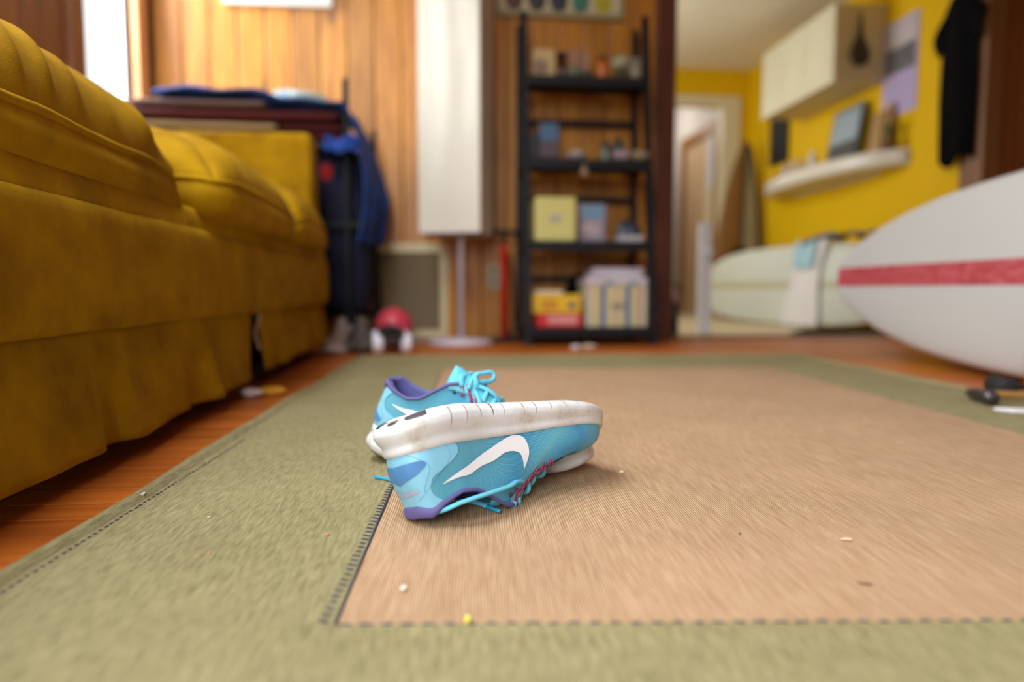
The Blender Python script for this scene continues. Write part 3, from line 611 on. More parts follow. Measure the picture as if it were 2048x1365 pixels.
#@@PART3
# ------------------------------------------------------------------ sofa
def velvet(name='ochre_velvet'):
    m,t,b=nt(name); L=t.links.new; tc=N(t,'ShaderNodeTexCoord')
    n=N(t,'ShaderNodeTexNoise'); n.inputs['Scale'].default_value=9; n.inputs['Detail'].default_value=6; n.inputs['Roughness'].default_value=.6; L(tc.outputs['Object'],n.inputs['Vector'])
    r=N(t,'ShaderNodeValToRGB'); e=r.color_ramp.elements; e[0].position=.3; e[1].position=.72; e[0].color=(*lin((138,96,1)),1); e[1].color=(*lin((186,144,4)),1); L(n.outputs['Fac'],r.inputs[0]); L(r.outputs[0],b.inputs['Base Color'])
    b.inputs['Roughness'].default_value=.85; b.inputs['Specular IOR Level'].default_value=.15; b.inputs['Sheen Weight'].default_value=.08; b.inputs['Sheen Roughness'].default_value=.4; b.inputs['Sheen Tint'].default_value=(*lin((236,190,40)),1)
    f=N(t,'ShaderNodeTexNoise'); f.inputs['Scale'].default_value=420; f.inputs['Detail'].default_value=2; L(tc.outputs['Object'],f.inputs['Vector'])
    bp=N(t,'ShaderNodeBump'); bp.inputs['Strength'].default_value=.35; bp.inputs['Distance'].default_value=.0015; L(f.outputs['Fac'],bp.inputs['Height']); L(bp.outputs[0],b.inputs['Normal']); return m
VEL=velvet(); TORN=mat('white_lining',(206,188,170),.9,var=.05,scale=60,bump=.5,bscale=300)
SX=-.475
sofa=empty('sofa',(-.88,1.5,0),'long ochre velvet skirted sofa standing along the left wall','sofa')
rbox('base_frame',mat('under_sofa_shade',(40,26,10),.9),-1.25,-.505,.28,2.76,.004,.30,sofa,.01)  # dark colour and low base stand in for the shadow under the sofa
def rail(u,v):
    y_=.27+2.5*u; z=.19+.165*v; return (SX+.004*fbm((0,y_,z),9)-.006*abs(2*v-1)**4,y_,z)
subd_(solid_(G().grid(rail,90,8).put('front_rail',VEL,sofa,smooth=True),.03,1),1)
def rail2(u,v):
    y_=.27+2.5*u; return (SX-.012-.012*v*v+.003*fbm((0,y_,v),8,3),y_,.345+.040*v)
solid_(G().grid(rail2,80,4).put('deck_band',VEL,sofa,smooth=True),.03,1)
rbox('deck',VEL,-1.22,-.50,.3,2.74,.30,.378,sofa,.01)
G().tube([(SX+.004,.27+2.5*i/60,.345+.0015*math.sin(i*1.3)) for i in range(61)],.0055,6).put('piping',VEL,sofa,smooth=True)
G().tube([(SX+.009+.002*math.sin(i*.7),.27+2.5*i/80,.196-.0065*i/80+.0018*math.sin(i*.9)) for i in range(81)],.0058,6).put('piping',VEL,sofa,smooth=True)
def skirt(y0,y1,seed,hem=.018,cut0=0,cut1=0,pleats=()):
    def f(u,v):
        z=.192-(.192-hem)*v; yl=y0+cut0*v; yr=y1+cut1*v; y_=yl+(yr-yl)*u
        fold=.007*v*fbm((0,y_,z*.4),5.5,seed)+.006*v*fbm((0,y_,z*.5),13,seed+4)
        for p in pleats: d=(y_-p)/.03; fold+=-.016*v**.6*math.exp(-d*d)+.012*v*math.exp(-((y_-p-.05)/.035)**2)
        return (SX+.002+.026*v+fold,y_,z+.006*v*fbm((0,y_,0),4,seed))
    return f
solid_(G().grid(skirt(.27,1.735,1,.030,0,-.085,(.98,1.30,1.345)),150,14).put('skirt_panel',VEL,sofa,smooth=True),.004)
solid_(G().grid(skirt(1.80,2.77,5,.040,-.02,0,(1.93,)),90,14).put('skirt_panel',VEL,sofa,smooth=True),.004)
solid_(G().grid(lambda u,v:(SX+.004+.02*v+.008*math.sin(3*u+2*v),1.735+.075*u-.03*v*(1-u)+.006*math.sin(9*v),.19-(.165-.03*u)*v),8,14).put('skirt_flap',VEL,sofa,smooth=True,label='torn flap of skirt hanging loose'),.004) if False else None
solid_(G().grid(lambda u,v:(SX+.010+.012*v+.004*math.sin(8*v),1.792-.105*v*(1-.45*v)+.016*(u-.5)*(1-.5*v),.190-.095*v),4,12).put('torn_lining',TORN,sofa,smooth=True,label='frayed white lining along the torn skirt'),.003)
solid_(G().grid(lambda u,v:(SX-.004-.01*v,1.66+.14*u,.188-.098*v-.03*u*v),6,8).put('inner_lining',mat('brown_under_cloth',(120,74,14),.9),sofa,smooth=True),.003)
# arms and back
def slab(name,x0,x1,y0,y1,z0,z1,bev): return subd_(bevel_(G().box(x0,x1,y0,y1,z0,z1).put(name,VEL,sofa,smooth=True),bev,4),0)
slab('arm',-1.25,SX-.004,2.615,2.77,.30,.82,.022); slab('arm',-1.25,SX-.004,.27,.40,.30,.82,.022); slab('backrest',-1.27,-1.10,.40,2.62,.30,.82,.03)
def cushion(name,label,y0,y1,xf,zp,crown,seed,kw,amp,dip=(1,1)):
    yc=(y0+y1)/2; hy=(y1-y0)/2; xb=-1.09; xc=(xf+xb)/2; hx=(xf-xb)/2
    root=empty(name,(xc,yc,.38),label,'cushion','ochre seat cushions on the sofa')
    def edge(a,b):   # a along Y, b toward front +1
        ex=9; n=(abs(a)**ex+abs(b)**ex)**(1/ex); m_=max(abs(a),abs(b)); k=m_/n if n>1e-6 else 1
        return a*k,b*k
    def zedge(a,b): return zp-.068*dip[a>0]*abs(a)**6*abs(b)**6+.007*fbm((a*2,b,0),1.3,seed)
    nu,nv=150,64
    def top(u,v):
        a=2*u-1; b=2*v-1
        # denser sampling near the rim
        a=math.copysign(1-(1-abs(a))**1.8,a); b=math.copysign(1-(1-abs(b))**1.8,b)
        ea,eb=edge(a,b); m_=max(abs(a),abs(b))
        h=crown*((1-abs(a)**6)*(1-abs(b)**2.8))**.5*(1-.14*abs(a)**2)
        x=xc+eb*hx; y_=yc+ea*hy; z=zedge(a,b)+h
        # pulled wrinkles running up from the front piping
        fr=max(0,b-.1)**.8*(1-max(0,b)**50); w_=y_*74*kw+8*b+6.5*fbm((y_*3,b*1.5,0),1.2,seed)
        rid=(.5+.5*math.sin(w_))**2.6; md=max(.1,.7+1.9*fbm((y_,b*.6,0),4.2,seed+2))
        z+=amp*.0085*rid*fr*md; x+=amp*.0085*rid*fr*md
        z+=.010*fbm((x,y_,0),6,seed)*(1-m_**6)
        return (x,y_,z)
    subd_(G().grid(top,nu,nv).put('cover_top',VEL,root,smooth=True),1)
    rim=[]; npp=140
    for i in range(npp):
        q=4*i/npp; sd=int(q); f=2*(q-sd)-1
        a,b=[(f,1),(1,-f),(-f,-1),(-1,f)][sd]; ea,eb=edge(a,b); rim.append(Vector((xc+eb*hx,yc+ea*hy,zedge(a,b))))
    g=G(); nl=6
    for p in rim:
        d=Vector((p.x-xc,p.y-yc,0)); d.x/=hx; d.y/=hy; d.normalize()
        for j in range(nl+1):
            v=j/nl; bl=.012*math.sin(math.pi*v)+.004*fbm((p.x,p.y,v*.3),7,seed)*math.sin(math.pi*v); zz=p.z*(1-v)+.386*v
            g.v.append((p.x+d.x*(bl-.003*v),p.y+d.y*(bl-.003*v),zz))
    for i in range(npp):
        for j in range(nl): k=(i+1)%npp; g.f.append((i*(nl+1)+j,i*(nl+1)+j+1,k*(nl+1)+j+1,k*(nl+1)+j))
    g.f.append(tuple(i*(nl+1)+nl for i in range(npp)))
    g.put('boxing',VEL,root,smooth=True)
    G().tube([tuple(p+Vector((0,0,.0))) for p in rim],.0068,7,closed=True).put('piping',VEL,root,smooth=True)
    return root
cushion('sofa_cushion','large wrinkled ochre seat cushion at the left edge, nearest of the three on the sofa',.60,1.355,SX+.006,.452,.165,3,1.0,1.0)
cushion('sofa_cushion','middle ochre seat cushion jutting forward past the sofa front',1.37,2.06,-.412,.455,.140,11,.8,.22,(.1,1))
cushion('sofa_cushion','far ochre seat cushion next to the sofa arm, farthest of the three',2.075,2.605,-.418,.462,.140,23,.7,.22,(.3,1))
sc=empty('torn_scrap',(-.41,1.6,0),'torn yellow and white scrap of stuffing on the floor under the sofa skirt','scrap')
def blob(name,m,c,r,parent,seed=0,amp=.25,**k):
    bm=bmesh.new(); bmesh.ops.create_icosphere(bm,subdivisions=3,radius=1)
    vs=[]
    for v in bm.verts:
        f=1+amp*fbm(v.co,1.6,seed); vs.append((c[0]+v.co.x*r[0]*f,c[1]+v.co.y*r[1]*f,c[2]+v.co.z*r[2]*f))
    fs=[tuple(v.index for v in f.verts) for f in bm.faces]; bm.free()
    return mk(name,vs,fs,m,parent,True,**k)
blob('white_wadding',mat('wadding',(206,196,192),.95,var=.05),(-.435,1.585,.010),(.028,.02,.0105),sc,1)
blob('yellow_cloth',mat('yellow_cloth',(214,152,34),.9,var=.06),(-.392,1.615,.0095),(.034,.018,.010),sc,5)

# ------------------------------------------------------------------ rack with blankets behind the sofa
rk=empty('storage_rack',(-.8,3.02,0),'black metal rack piled with blankets behind the far sofa arm','rack')
for x,y_,z in ((-.388,2.90,1.10),(-.300,3.17,.955),(-1.18,2.90,.842),(-1.18,3.17,.842)): rbox('post',BLACK,x-.011,x+.011,y_-.011,y_+.011,0,z,rk,.003)
for z in (.12,.5,.82):
    g=G(); g.box(-1.19,-.33,2.885,2.905,z,z+.022); g.box(-1.19,-.30,3.165,3.185,z,z+.022); g.box(-.40,-.375,2.9,3.18,z,z+.02); g.box(-1.19,-1.165,2.9,3.18,z,z+.02)
    for i in range(9): g.box(-1.18,-.36,2.925+i*.03,2.931+i*.03,z+.012,z+.018)
    g.put('shelf',BLACK,rk)
def folded(name,label,m,x0,x1,y0,y1,z0,z1,layers,seed,tilt=0):
    root=empty(name,((x0+x1)/2,(y0+y1)/2,z0),label,'blanket'); h=(z1-z0)/layers
    for i in range(layers):
        a=z0+i*h
        def f(u,v,a=a,i=i):
            an=2*math.pi*v; cx=abs(math.cos(an))**.35*math.copysign(1,math.cos(an)); cz=abs(math.sin(an))**.7*math.copysign(1,math.sin(an))
            x=x0+(x1-x0)*u; y_=(y0+y1)/2+(y1-y0)/2*cx*(1-.015*i); e=1-max(0,abs(2*u-1)-.96)*12
            return (x,y_+.004*fbm((x,y_,i),7,seed),a+h/2+h*.5*cz*e+tilt*(x-x0)+.004*fbm((x,y_,0),5,seed+i))
        g=G().grid(f,30,28); n=29; g.f.append(tuple(range(n))); g.f.append(tuple(range(30*n,31*n)))
        g.put('fold',m,root,smooth=True)
    return root
folded('folded_blanket','cream folded blanket at the bottom of the pile on the black rack',mat('cream_wool',(158,130,92),.95,var=.06,bump=.4,bscale=150),-1.22,-.655,2.86,3.18,.844,.912,2,3)
folded('folded_blanket','short dark red folded cloth at the right end of the pile on the rack',mat('dark_red_wool',(74,14,12),.95,var=.1,bump=.4,bscale=150),-.645,-.40,2.87,3.18,.844,.912,2,8)
folded('folded_blanket','long dark red folded blanket lying over the cream blanket on the rack',MATS['dark_red_wool'],-1.23,-.41,2.86,3.18,.914,.966,1,13)
folded('folded_blanket','thin grey brown folded throw on top of the red blanket on the rack',mat('grey_throw',(120,96,88),.95,var=.06,bump=.4,bscale=150),-1.23,-.70,2.86,3.18,.968,.996,1,18)
BLUEQ=mat('blue_quilt',(24,64,138),.9,var=.25,scale=14,bump=.5,bscale=60,c2=(16,40,92))
q=empty('blue_quilt',(-.6,3.02,1.02),'bright blue quilt draped over the rack and hanging down its right end','quilt')
path=crom([(-1.12,1.0),(-.95,1.01),(-.80,1.01),(-.68,.998),(-.55,.988),(-.43,.985),(-.375,.955),(-.345,.88),(-.335,.77),(-.325,.65),(-.335,.52),(-.35,.44)],5)
def drape(u,v):
    i=u*(len(path)-1); a=int(min(i,len(path)-2)); p=path[a].lerp(path[a+1],i-a); y_=2.84+.36*v
    hang=max(0,u-.55)*2.2
    return (p.x+.085*v*min(1,hang*1.6)+.012*math.sin(v*15+3*u)*hang+.010*fbm((u*4,v*4,0),1,2),y_+.02*fbm((u*3,0,v),1.5,5)+(.10*hang*(.5-v))*.6,p.y+.030*fbm((u*9,v*6,0),1.2,7)*(1-hang*.5)+.012*math.sin(v*9+u*7)*(1-min(1,hang)))
subd_(solid_(G().grid(drape,60,24).put('quilt_cover',BLUEQ,q,smooth=True),.014,1),1)
path2=[(-.40,1.0),(-.50,.872)]
subd_(solid_(G().grid(lambda u,v:(-.47+.13*v+.008*math.sin(9*u),2.835+.008*math.sin(7*v),.850-.06*u+.010*math.sin(10*v)),10,12).put('quilt_corner',mat('bright_blue_cloth',(20,62,146),.85,var=.15,scale=20),q,smooth=True,label='brighter blue corner of the quilt'),.012,1),1)
blob('crumpled_cloth',mat('pale_green_cloth',(176,190,160),.9,var=.12,scale=18,c2=(150,170,190)),(-.60,3.02,1.035),(.115,.10,.030),None,4,.5,label='crumpled pale green and white cloth on top of the blue quilt',cat='cloth')
bag=empty('laundry_bag',(-.40,3.0,0),'dark navy stuffed bag standing inside the black rack beside the sofa end','bag')
NAVY=mat('navy_cloth',(10,12,40),.9,var=.4,scale=8,bump=.6,bscale=20)
def bagf(u,v):
    a=2*math.pi*u; z=.145+.66*v; r=1-.15*abs(2*v-1)**3; p=2.6
    cx=abs(math.cos(a))**(2/p)*math.copysign(1,math.cos(a)); cy=abs(math.sin(a))**(2/p)*math.copysign(1,math.sin(a)); k=1+.10*fbm((cx,cy,z*3),1.5,3)
    return (-.448+.148*cx*r*k,3.035+.105*cy*r*k,z)
g=G().grid(bagf,36,18); n=19; g.f.append(tuple(i*n for i in range(36))); g.f.append(tuple(i*n+18 for i in range(36))); g.put('bag_body',NAVY,bag,smooth=True)
for c,m_,z,r in (((-.42,0),mat('olive_patch',(96,92,20),.9),.47,(.03,.008,.028)),((-.475,0),mat('red_patch',(150,18,14),.9),.72,(.035,.01,.05)),((-.49,0),mat('blue_patch',(30,110,190),.9),.27,(.02,.008,.022))):
    blob('patch',m_,(c[0],2.945,z),r,bag,2,.2)

# ------------------------------------------------------------------ floor things in front of the wall
def plain_sneaker(loc,rz,mu,ms,label,sc_=.92):
    R_=Matrix.Rotation(rz,3,'Z'); root=empty('sneaker',loc,label,'shoe','worn sneakers by the sofa end',rot=R_)
    W=lambda P: tuple(R_ @ Vector((P[0]*sc_-.14,P[1]*sc_,P[2]*sc_)) + Vector(loc))
    nu=40; g=G(); kk=[0,.06,.3,.6,.85,1]
    rs=lambda f:(2*f,1) if f<=.5 else (2-2*f,-1)
    for k_ in kk:
        for i in range(nu): s_,sd=rs(i/nu); g.v.append(W(mid_pt(s_,k_,sd)))
    for a in range(5):
        for i in range(nu): g.f.append((a*nu+i,a*nu+(i+1)%nu,(a+1)*nu+(i+1)%nu,(a+1)*nu+i))
    g.f.append(tuple(range(nu))[::-1]); g.f.append(tuple(5*nu+i for i in range(nu))); g.put('sole',ms,root,smooth=True)
    su=lambda u:(abs(2*u-1),1 if u>=.5 else -1)
    solid_(G().grid(lambda u,v:W(up_pt(su(u)[0],v,su(u)[1])),50,10).put('upper',mu,root,smooth=True),.004)
    G().grid(lambda u,v:W((.215-.10*u,(v-.5)*.04,.062+.085*u-.01*(2*v-1)**2)),8,6).put('tongue',mu,root,smooth=True)
    for s_ in (.52,.6,.68,.76):
        A=up_pt(s_,.97,1,.002);B_=up_pt(s_,.97,-1,.002); G().tube([W(A),W((A+B_)/2+np.array([0,0,.006])),W(B_)],.003,6).put('lace',ms,root,smooth=True)
    return root
plain_sneaker((-.402,2.725,0),math.radians(-98),mat('pale_grey_canvas',(168,156,150),.9,var=.15,scale=30),mat('dirty_white_rubber',(214,206,200),.6,var=.08),'pale grey sneaker by the sofa end, toe pointing into the room')
plain_sneaker((-.318,2.74,0),math.radians(-82),mat('brown_grey_canvas',(92,80,74),.9,var=.2,scale=30),mat('dark_rubber',(70,60,54),.7),'darker brown grey sneaker between the pale sneaker and the small skateboard')
sk=empty('skateboard',(-.205,2.75,0),'small black skateboard with white wheels pointing into the room under the red ball','skateboard',rot=Matrix.Rotation(math.radians(6),3,'Z'))
RS=rotz(-.205,2.75,6); T=lambda p:tuple(RS@Vector(p))
def deck(u,v):
    q=2*u-1; y_=2.75+.185*q; hw=.050*(1-abs(q)**5)**.5+.001; return T((-.205+hw*(2*v-1),y_,.074+.018*max(0,abs(q)-.72)/.28+.004*(2*v-1)**2))
solid_(G().grid(deck,24,8).put('deck',mat('grip_black',(30,26,26),.85),sk,smooth=True),.010,1)
for y_ in (2.635,2.865):
    bevel_(G().box(-.235,-.175,y_-.02,y_+.02,.05,.072,RS).put('truck',mat('truck_metal',(90,90,94),.4,.8),sk),.004)
    G().tube([T((-.255,y_,.037)),T((-.155,y_,.037))],.006,8).put('axle',MATS['truck_metal'],sk)
    for x in (-.258,-.152):
        MM=RS.to_3x3().to_4x4() @ Matrix.Rotation(math.radians(90),4,'Y'); prof=[(.012,-.019),(.030,-.021),(.0365,-.015),(.0375,0),(.0365,.015),(.030,.021),(.012,.019)]
        G().lathe(prof,T((x,y_,.0375)),20,MM).put('wheel',mat('urethane_white',(232,228,238),.35,var=.02),sk,smooth=True)
rb=blob('red_ball',mat('red_rubber',(214,70,86),.38,var=.10,scale=40,bump=.3,bscale=160),(-.215,3.055,.084),(.083,.083,.083),None,0,0,label='shiny red ball on the floor behind the small skateboard',cat='ball')
# vent grille
vt=empty('wall_vent',(-.17,3.29,.01),'cream framed heating grille with brown slats low on the pine wall','vent')
VF=mat('vent_cream',(206,188,148),.5,var=.03); VS=mat('vent_slat',(124,104,72),.5,var=.05)
g=G(); 
for b in ((-.37,.025,.418,.463),(-.37,.025,.012,.05),(-.37,-.335,.05,.418),(-.012,.025,.05,.418)): bevel_(G().box(b[0],b[1],3.282,3.300,b[2],b[3]).put('frame_bar',VF,vt),.004)
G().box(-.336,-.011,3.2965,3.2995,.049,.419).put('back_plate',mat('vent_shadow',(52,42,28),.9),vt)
sl=None
for i in range(28):
    z=.056+i*.0131
    if sl is None: sl=bevel_(G().box(-.336,-.011,-.006,.006,-.0009,.0009,Matrix.Rotation(math.radians(58),4,'X')).put('slat',VS,vt),.0004,1); sl.data.transform(Matrix.Translation((-INV[vt.name].inverted().translation))) if False else None; o=sl; base=Vector(sl.location)
    else: o=sl.copy(); COL.objects.link(o); o.parent=vt
    o.location=Vector((0,3.290,z))
# floor lamp
lp=empty('floor_lamp',(.07,3.08,0),'tall white floor lamp with a rectangular fabric shade against the pine wall','lamp')
LM=mat('lamp_white',(214,204,214),.35,var=.02); SH=mat('lamp_fabric',(226,220,204),.85,var=.03,scale=5,bump=.25,bscale=180)
G().lathe([(.0,.0),(.142,.0),(.146,.008),(.142,.018),(.03,.026),(.018,.03)],(.083,3.08,0),36).put('base',LM,lp,smooth=True)
G().lathe([(.0125,.026),(.0125,1.7)],(.083,3.08,0),16).put('pole',LM,lp,smooth=True)
RL=rotz(.07,3.085,-17)
sh=[(-.135,-.135),(.135,-.135),(.135,.135),(-.135,.135)]
def shade(u,v):
    q=4*u%4; i=int(q)%4; f=q-int(q); a,b=sh[i],sh[(i+1)%4]; z=.487+1.18*v
    bow=.004*math.sin(math.pi*f)*fbm((u*9,v*3,0),1.4,3)*2
    x=a[0]+(b[0]-a[0])*f; y_=a[1]+(b[1]-a[1])*f; k=1+bow/.135
    return tuple(RL@Vector((.07+x*k,3.085+y_*k,z)))
solid_(G().grid(shade,48,24).put('lamp_shade',SH,lp,smooth=False),.003,-1)
for z in (.490,1.66):
    g=G()
    for i in range(4):
        a,b=sh[i],sh[(i+1)%4]; g.tube([tuple(RL@Vector((.07+a[0]*.985,3.085+a[1]*.985,z))),tuple(RL@Vector((.07+b[0]*.985,3.085+b[1]*.985,z)))],.004,6)
    g.tube([tuple(RL@Vector((.07-.13,3.085,z))),tuple(RL@Vector((.07+.13,3.085,z)))],.003,6); g.put('shade_wire',LM,lp)
# outlet
ol=empty('wall_outlet',(.246,3.295,.25),'grey beige outlet plate on the pine wall left of the red pump','outlet')
rbox('cover_plate',mat('outlet_beige',(176,160,130),.4,var=.02),.214,.278,3.293,3.300,.250,.366,ol,.003)
for z in (.283,.333): rbox('socket',mat('outlet_dark',(120,106,84),.4),.232,.260,3.2905,3.295,z-.016,z+.016,ol,.006)
# floor pump
pu=empty('floor_pump',(.283,3.15,0),'red bicycle floor pump with a black handle between lamp and bookshelf','pump')
G().lathe([(.0,.02),(.0165,.02),(.0165,.425),(.019,.427),(.019,.445),(.012,.45)],(.283,3.15,0),18).put('barrel',mat('pump_red',(206,26,14),.35,var=.05,coat=.3),pu,smooth=True)
G().lathe([(.0055,.44),(.0055,.51)],(.283,3.15,0),10).put('rod',BLACK,pu,smooth=True)
G().tube([(.205,3.15,.500),(.225,3.15,.505),(.283,3.15,.506),(.345,3.15,.503),(.362,3.15,.497)],[.011,.013,.011,.013,.011],10).put('handle',BLACK,pu,smooth=True)
bevel_(G().box(.20,.366,3.115,3.185,0,.022).put('foot_plate',BLACK,pu),.008)
G().tube(crom([(.297,3.13,.06),(.315,3.11,.03),(.33,3.12,.12),(.318,3.14,.30),(.303,3.14,.40)],6),.005,6).put('hose',BLACK,pu,smooth=True)
# bookshelf
bs=empty('bookshelf',(.64,3.07,0),'black ladder bookshelf with four shelves against the pine wall','bookshelf')
BK=mat('shelf_black',(20,20,25),.55,var=.1,spec=.25)
def bar(p,q_,w_=.017,d_=.017):
    p=Vector(p); q_=Vector(q_); return G().tube([p,q_],[w_*1.2]*2,4)
YF=lambda z:2.915+.13*z
for x in (.366,.918):
    G().tube([(x,2.915,0),(x,YF(1.47),1.47)],.021,4,up=(1,1,0)).put('front_leg',BK,bs)
    G().tube([(x,3.262,0),(x,3.262,1.47)],.019,4,up=(1,1,0)).put('rear_leg',BK,bs)
    for z in (.075,.45,.81,1.18): G().box(x-.010,x+.010,YF(z),3.262,z-.026,z+.002).put('side_rail',BK,bs)
for z in (.07,.445,.805,1.175):
    rbox('shelf',BK,.362,.922,YF(z)-.018,3.255,z-.012,z+.008,bs,.003); rbox('shelf_lip',BK,.362,.922,YF(z)-.028,YF(z)-.012,z-.034 if z>.1 else z-.03,z+.010,bs,.003)
    if z<1.1: rbox('back_bar',BK,.362,.922,3.252,3.272,z+.214,z+.240,bs,.003)
SZ=[.078,.453,.813,1.183]
def item(name,label,cat,loc,group=None): return empty(name,loc,label,cat,group)
# bottom shelf
r=item('board_game','yellow game box on the bottom bookshelf shelf, on top of a red box','box',(.49,3.07,.136))
YB=mat('box_yellow',(226,178,30),.5,var=.05); RBX=mat('box_red',(210,36,44),.5,var=.05); IV=mat('box_ivory',(222,202,178),.6,var=.04)
rbox('box_body',YB,.383,.607,2.97,3.20,.1385,.222,r,.004); rbox('box_lid',IV,.405,.53,2.99,3.18,.2225,.240,r,.004)
rbox('print_panel',mat('print_orange',(206,140,34),.5),.43,.50,2.9685,2.9705,.155,.20,r,.001); G().lathe([(.0,0),(.017,0),(.017,.002),(0,.0022)],(.567,2.9695,.176),16,Matrix.Rotation(math.radians(90),4,'X')).put('print_spot',mat('print_grey',(96,96,104),.5),r)
r=item('red_box','flat red and pink box at the bottom left of the bookshelf','box',(.515,3.07,.08)); rbox('box_body',RBX,.412,.612,2.97,3.21,.0785,.137,r,.004); rbox('print_band',mat('print_pink',(222,140,134),.5),.46,.592,2.9685,2.9705,.09,.130,r,.001)
r=item('striped_box','tall cream box striped yellow, blue and pink on the bottom shelf','box',(.775,3.06,.08))
rbox('box_body',mat('stripe_cream',(206,196,160),.6,var=.03),.632,.905,2.965,3.16,.0785,.262,r,.003)
for i,(x,w_,c) in enumerate([(.650,.014,(196,168,160)),(.678,.022,(206,186,110)),(.706,.026,(104,112,150)),(.740,.02,(206,190,120)),(.766,.014,(200,160,146)),(.790,.02,(206,190,120)),(.817,.026,(104,112,150)),(.846,.016,(200,186,112)),(.872,.022,(190,150,134))]):
    rbox('stripe',mat('stripe_%d'%sum(c),c,.6,var=.03),x-w_/2,x+w_/2,2.9635,2.9655,.080,.261,r,.0006)
rbox('emblem_print',mat('emblem_grey',(150,138,112),.6),.745,.80,2.9618,2.9634,.155,.185,r,.003)
lidM=mat('lid_lilac',(200,186,190),.6,var=.03)
rbox('lid',lidM,.628,.909,2.960,3.165,.2625,.296,r,.005)
rbox('lid_print',mat('teal_print',(110,150,156),.6),.715,.752,2.9588,2.9606,.264,.283,r,.001); rbox('lid_print',MATS['teal_print'],.825,.858,2.9588,2.9606,.264,.283,r,.001)
r=item('paper_stack','loose white papers lying on the striped box','papers',(.78,3.06,.297)); 
for i in range(5): G().box(.655+.004*i,.885+.003*i,2.985,3.15,.2970+.0085*i,.3045+.0085*i,rotz(.78,3.06,[-4,2,-1,4,-6][i])).put('sheet_bundle',mat('paper_lilac',(204,194,204),.7,var=.02),r)
r=item('camera_pouch','black soft pouch behind the striped box on the bottom shelf','pouch',(.66,3.19,.08)); blob('pouch_body',BLACKCLOTH,(.64,3.195,.19),(.075,.035,.111),r,3,.15); G().tube(crom([(.60,3.19,.28),(.63,3.19,.315),(.68,3.19,.30)],5),.006,6).put('strap',BLACKCLOTH,r)
# second shelf
r=item('storage_tin','square pale yellow tin with a small oval badge on the second shelf','tin',(.494,3.06,SZ[1]))
rbox('tin_body',mat('tin_yellow',(206,196,118),.4,var=.03),.402,.586,2.975,3.14,.4535,.648,r,.012); G().lathe([(0,0),(.024,0),(.022,.003),(0,.0034)],(.492,2.9745,.555),20,Matrix.Rotation(math.radians(90),4,'X')@Matrix.Diagonal((1.2,.75,1,1))).put('badge',mat('badge_grey',(176,168,158),.4),r)
r=item('photo_card','standing photo card of blue sky over a town on the second shelf','photo',(.672,3.05,SZ[1]))
rbox('card',mat('card_lilac',(150,136,150),.6),.610,.735,3.055,3.062,.4535,.628,r,.001); rbox('sky_print',mat('card_sky',(112,142,166),.6,var=.05),.622,.728,3.0535,3.0555,.565,.622,r,.0005); blob('town_print',mat('card_town',(176,158,160),.7,var=.25,scale=60),(.672,3.0535,.515),(.05,.0012,.035),r,2,.3)
r=item('mantel_clock','round dark dial on a small white stand on the second shelf','clock',(.84,3.05,SZ[1]))
rbox('stand',mat('stand_white',(176,166,168),.5),.782,.900,3.01,3.09,.4535,.487,r,.006); G().lathe([(0,-.012),(.056,-.012),(.060,0),(.056,.010),(0,.012)],(.838,3.05,.5),24,Matrix.Rotation(math.radians(90),4,'X')).put('dial',mat('dial_dark',(44,46,58),.35),r,smooth=True); G().lathe([(0,0),(.03,0),(.028,.003),(0,.003)],(.838,3.0375,.503),20,Matrix.Rotation(math.radians(90),4,'X')).put('face',mat('dial_face',(78,84,100),.3),r)
# third shelf
r=item('blue_photo','small standing print with blue sky on the third shelf','photo',(.476,3.1,SZ[2])); rbox('frame',mat('frame_dark',(44,34,34),.5),.428,.524,3.06,3.072,.8135,.986,r,.002); rbox('sky_print',mat('print_blue',(66,98,132),.5,var=.06),.436,.516,3.0585,3.0605,.905,.978,r,.0005); rbox('ground_print',mat('print_mauve',(84,66,70),.5,var=.08),.436,.516,3.0585,3.0605,.835,.904,r,.0005)
r=item('book','dark book standing at the left end of the third shelf','book',(.407,3.1,SZ[2])); rbox('cover',mat('book_dark',(40,38,42),.6),.388,.424,3.04,3.16,.8135,.936,r,.003); rbox('pages',IV,.391,.421,3.046,3.162,.818,.930,r,.001)
r=item('shell_dish','small pale dish of shells in the middle of the third shelf','dish',(.60,3.07,SZ[2])); G().lathe([(0,.0005),(.03,.0005),(.048,.022),(.050,.028),(.044,.026),(.02,.012),(0,.010)],(.60,3.07,SZ[2]),24).put('bowl',mat('dish_grey',(132,120,126),.4),r,smooth=True)
for i,(x,y_) in enumerate([(.58,3.06),(.60,3.085),(.615,3.055),(.60,3.06)]): blob('shell',mat('shell_pale',(178,164,150),.5,var=.1),(x,y_,SZ[2]+.034+.008*(i==3)),(.016,.014,.012),r,i,.2)
r=item('glass_jar','small grey green jar right of the shell dish on the third shelf','jar',(.738,3.08,SZ[2])); G().lathe([(0,.0005),(.024,.0005),(.026,.01),(.026,.055),(.019,.066),(.019,.075)],(.738,3.08,SZ[2]),20).put('jar_body',mat('jar_green',(92,98,84),.2),r,smooth=True); G().lathe([(0,.075),(.021,.075),(.021,.09),(0,.091)],(.738,3.08,SZ[2]),20).put('lid',mat('jar_lid',(60,58,54),.3,.6),r,smooth=True)
r=item('figurine','dark green figurine at the back of the third shelf','figurine',(.82,3.15,SZ[2])); G().lathe([(0,.0005),(.04,.0005),(.04,.02),(.02,.03),(.03,.06),(.034,.09),(.02,.10),(.022,.118),(0,.13)],(.81,3.14,SZ[2]),20).put('figure_body',mat('figure_green',(52,62,54),.5),r,smooth=True); blob('figure_base',mat('figure_base',(44,40,36),.6),(.81,3.14,SZ[2]+.012),(.05,.04,.012),r,2,.05)
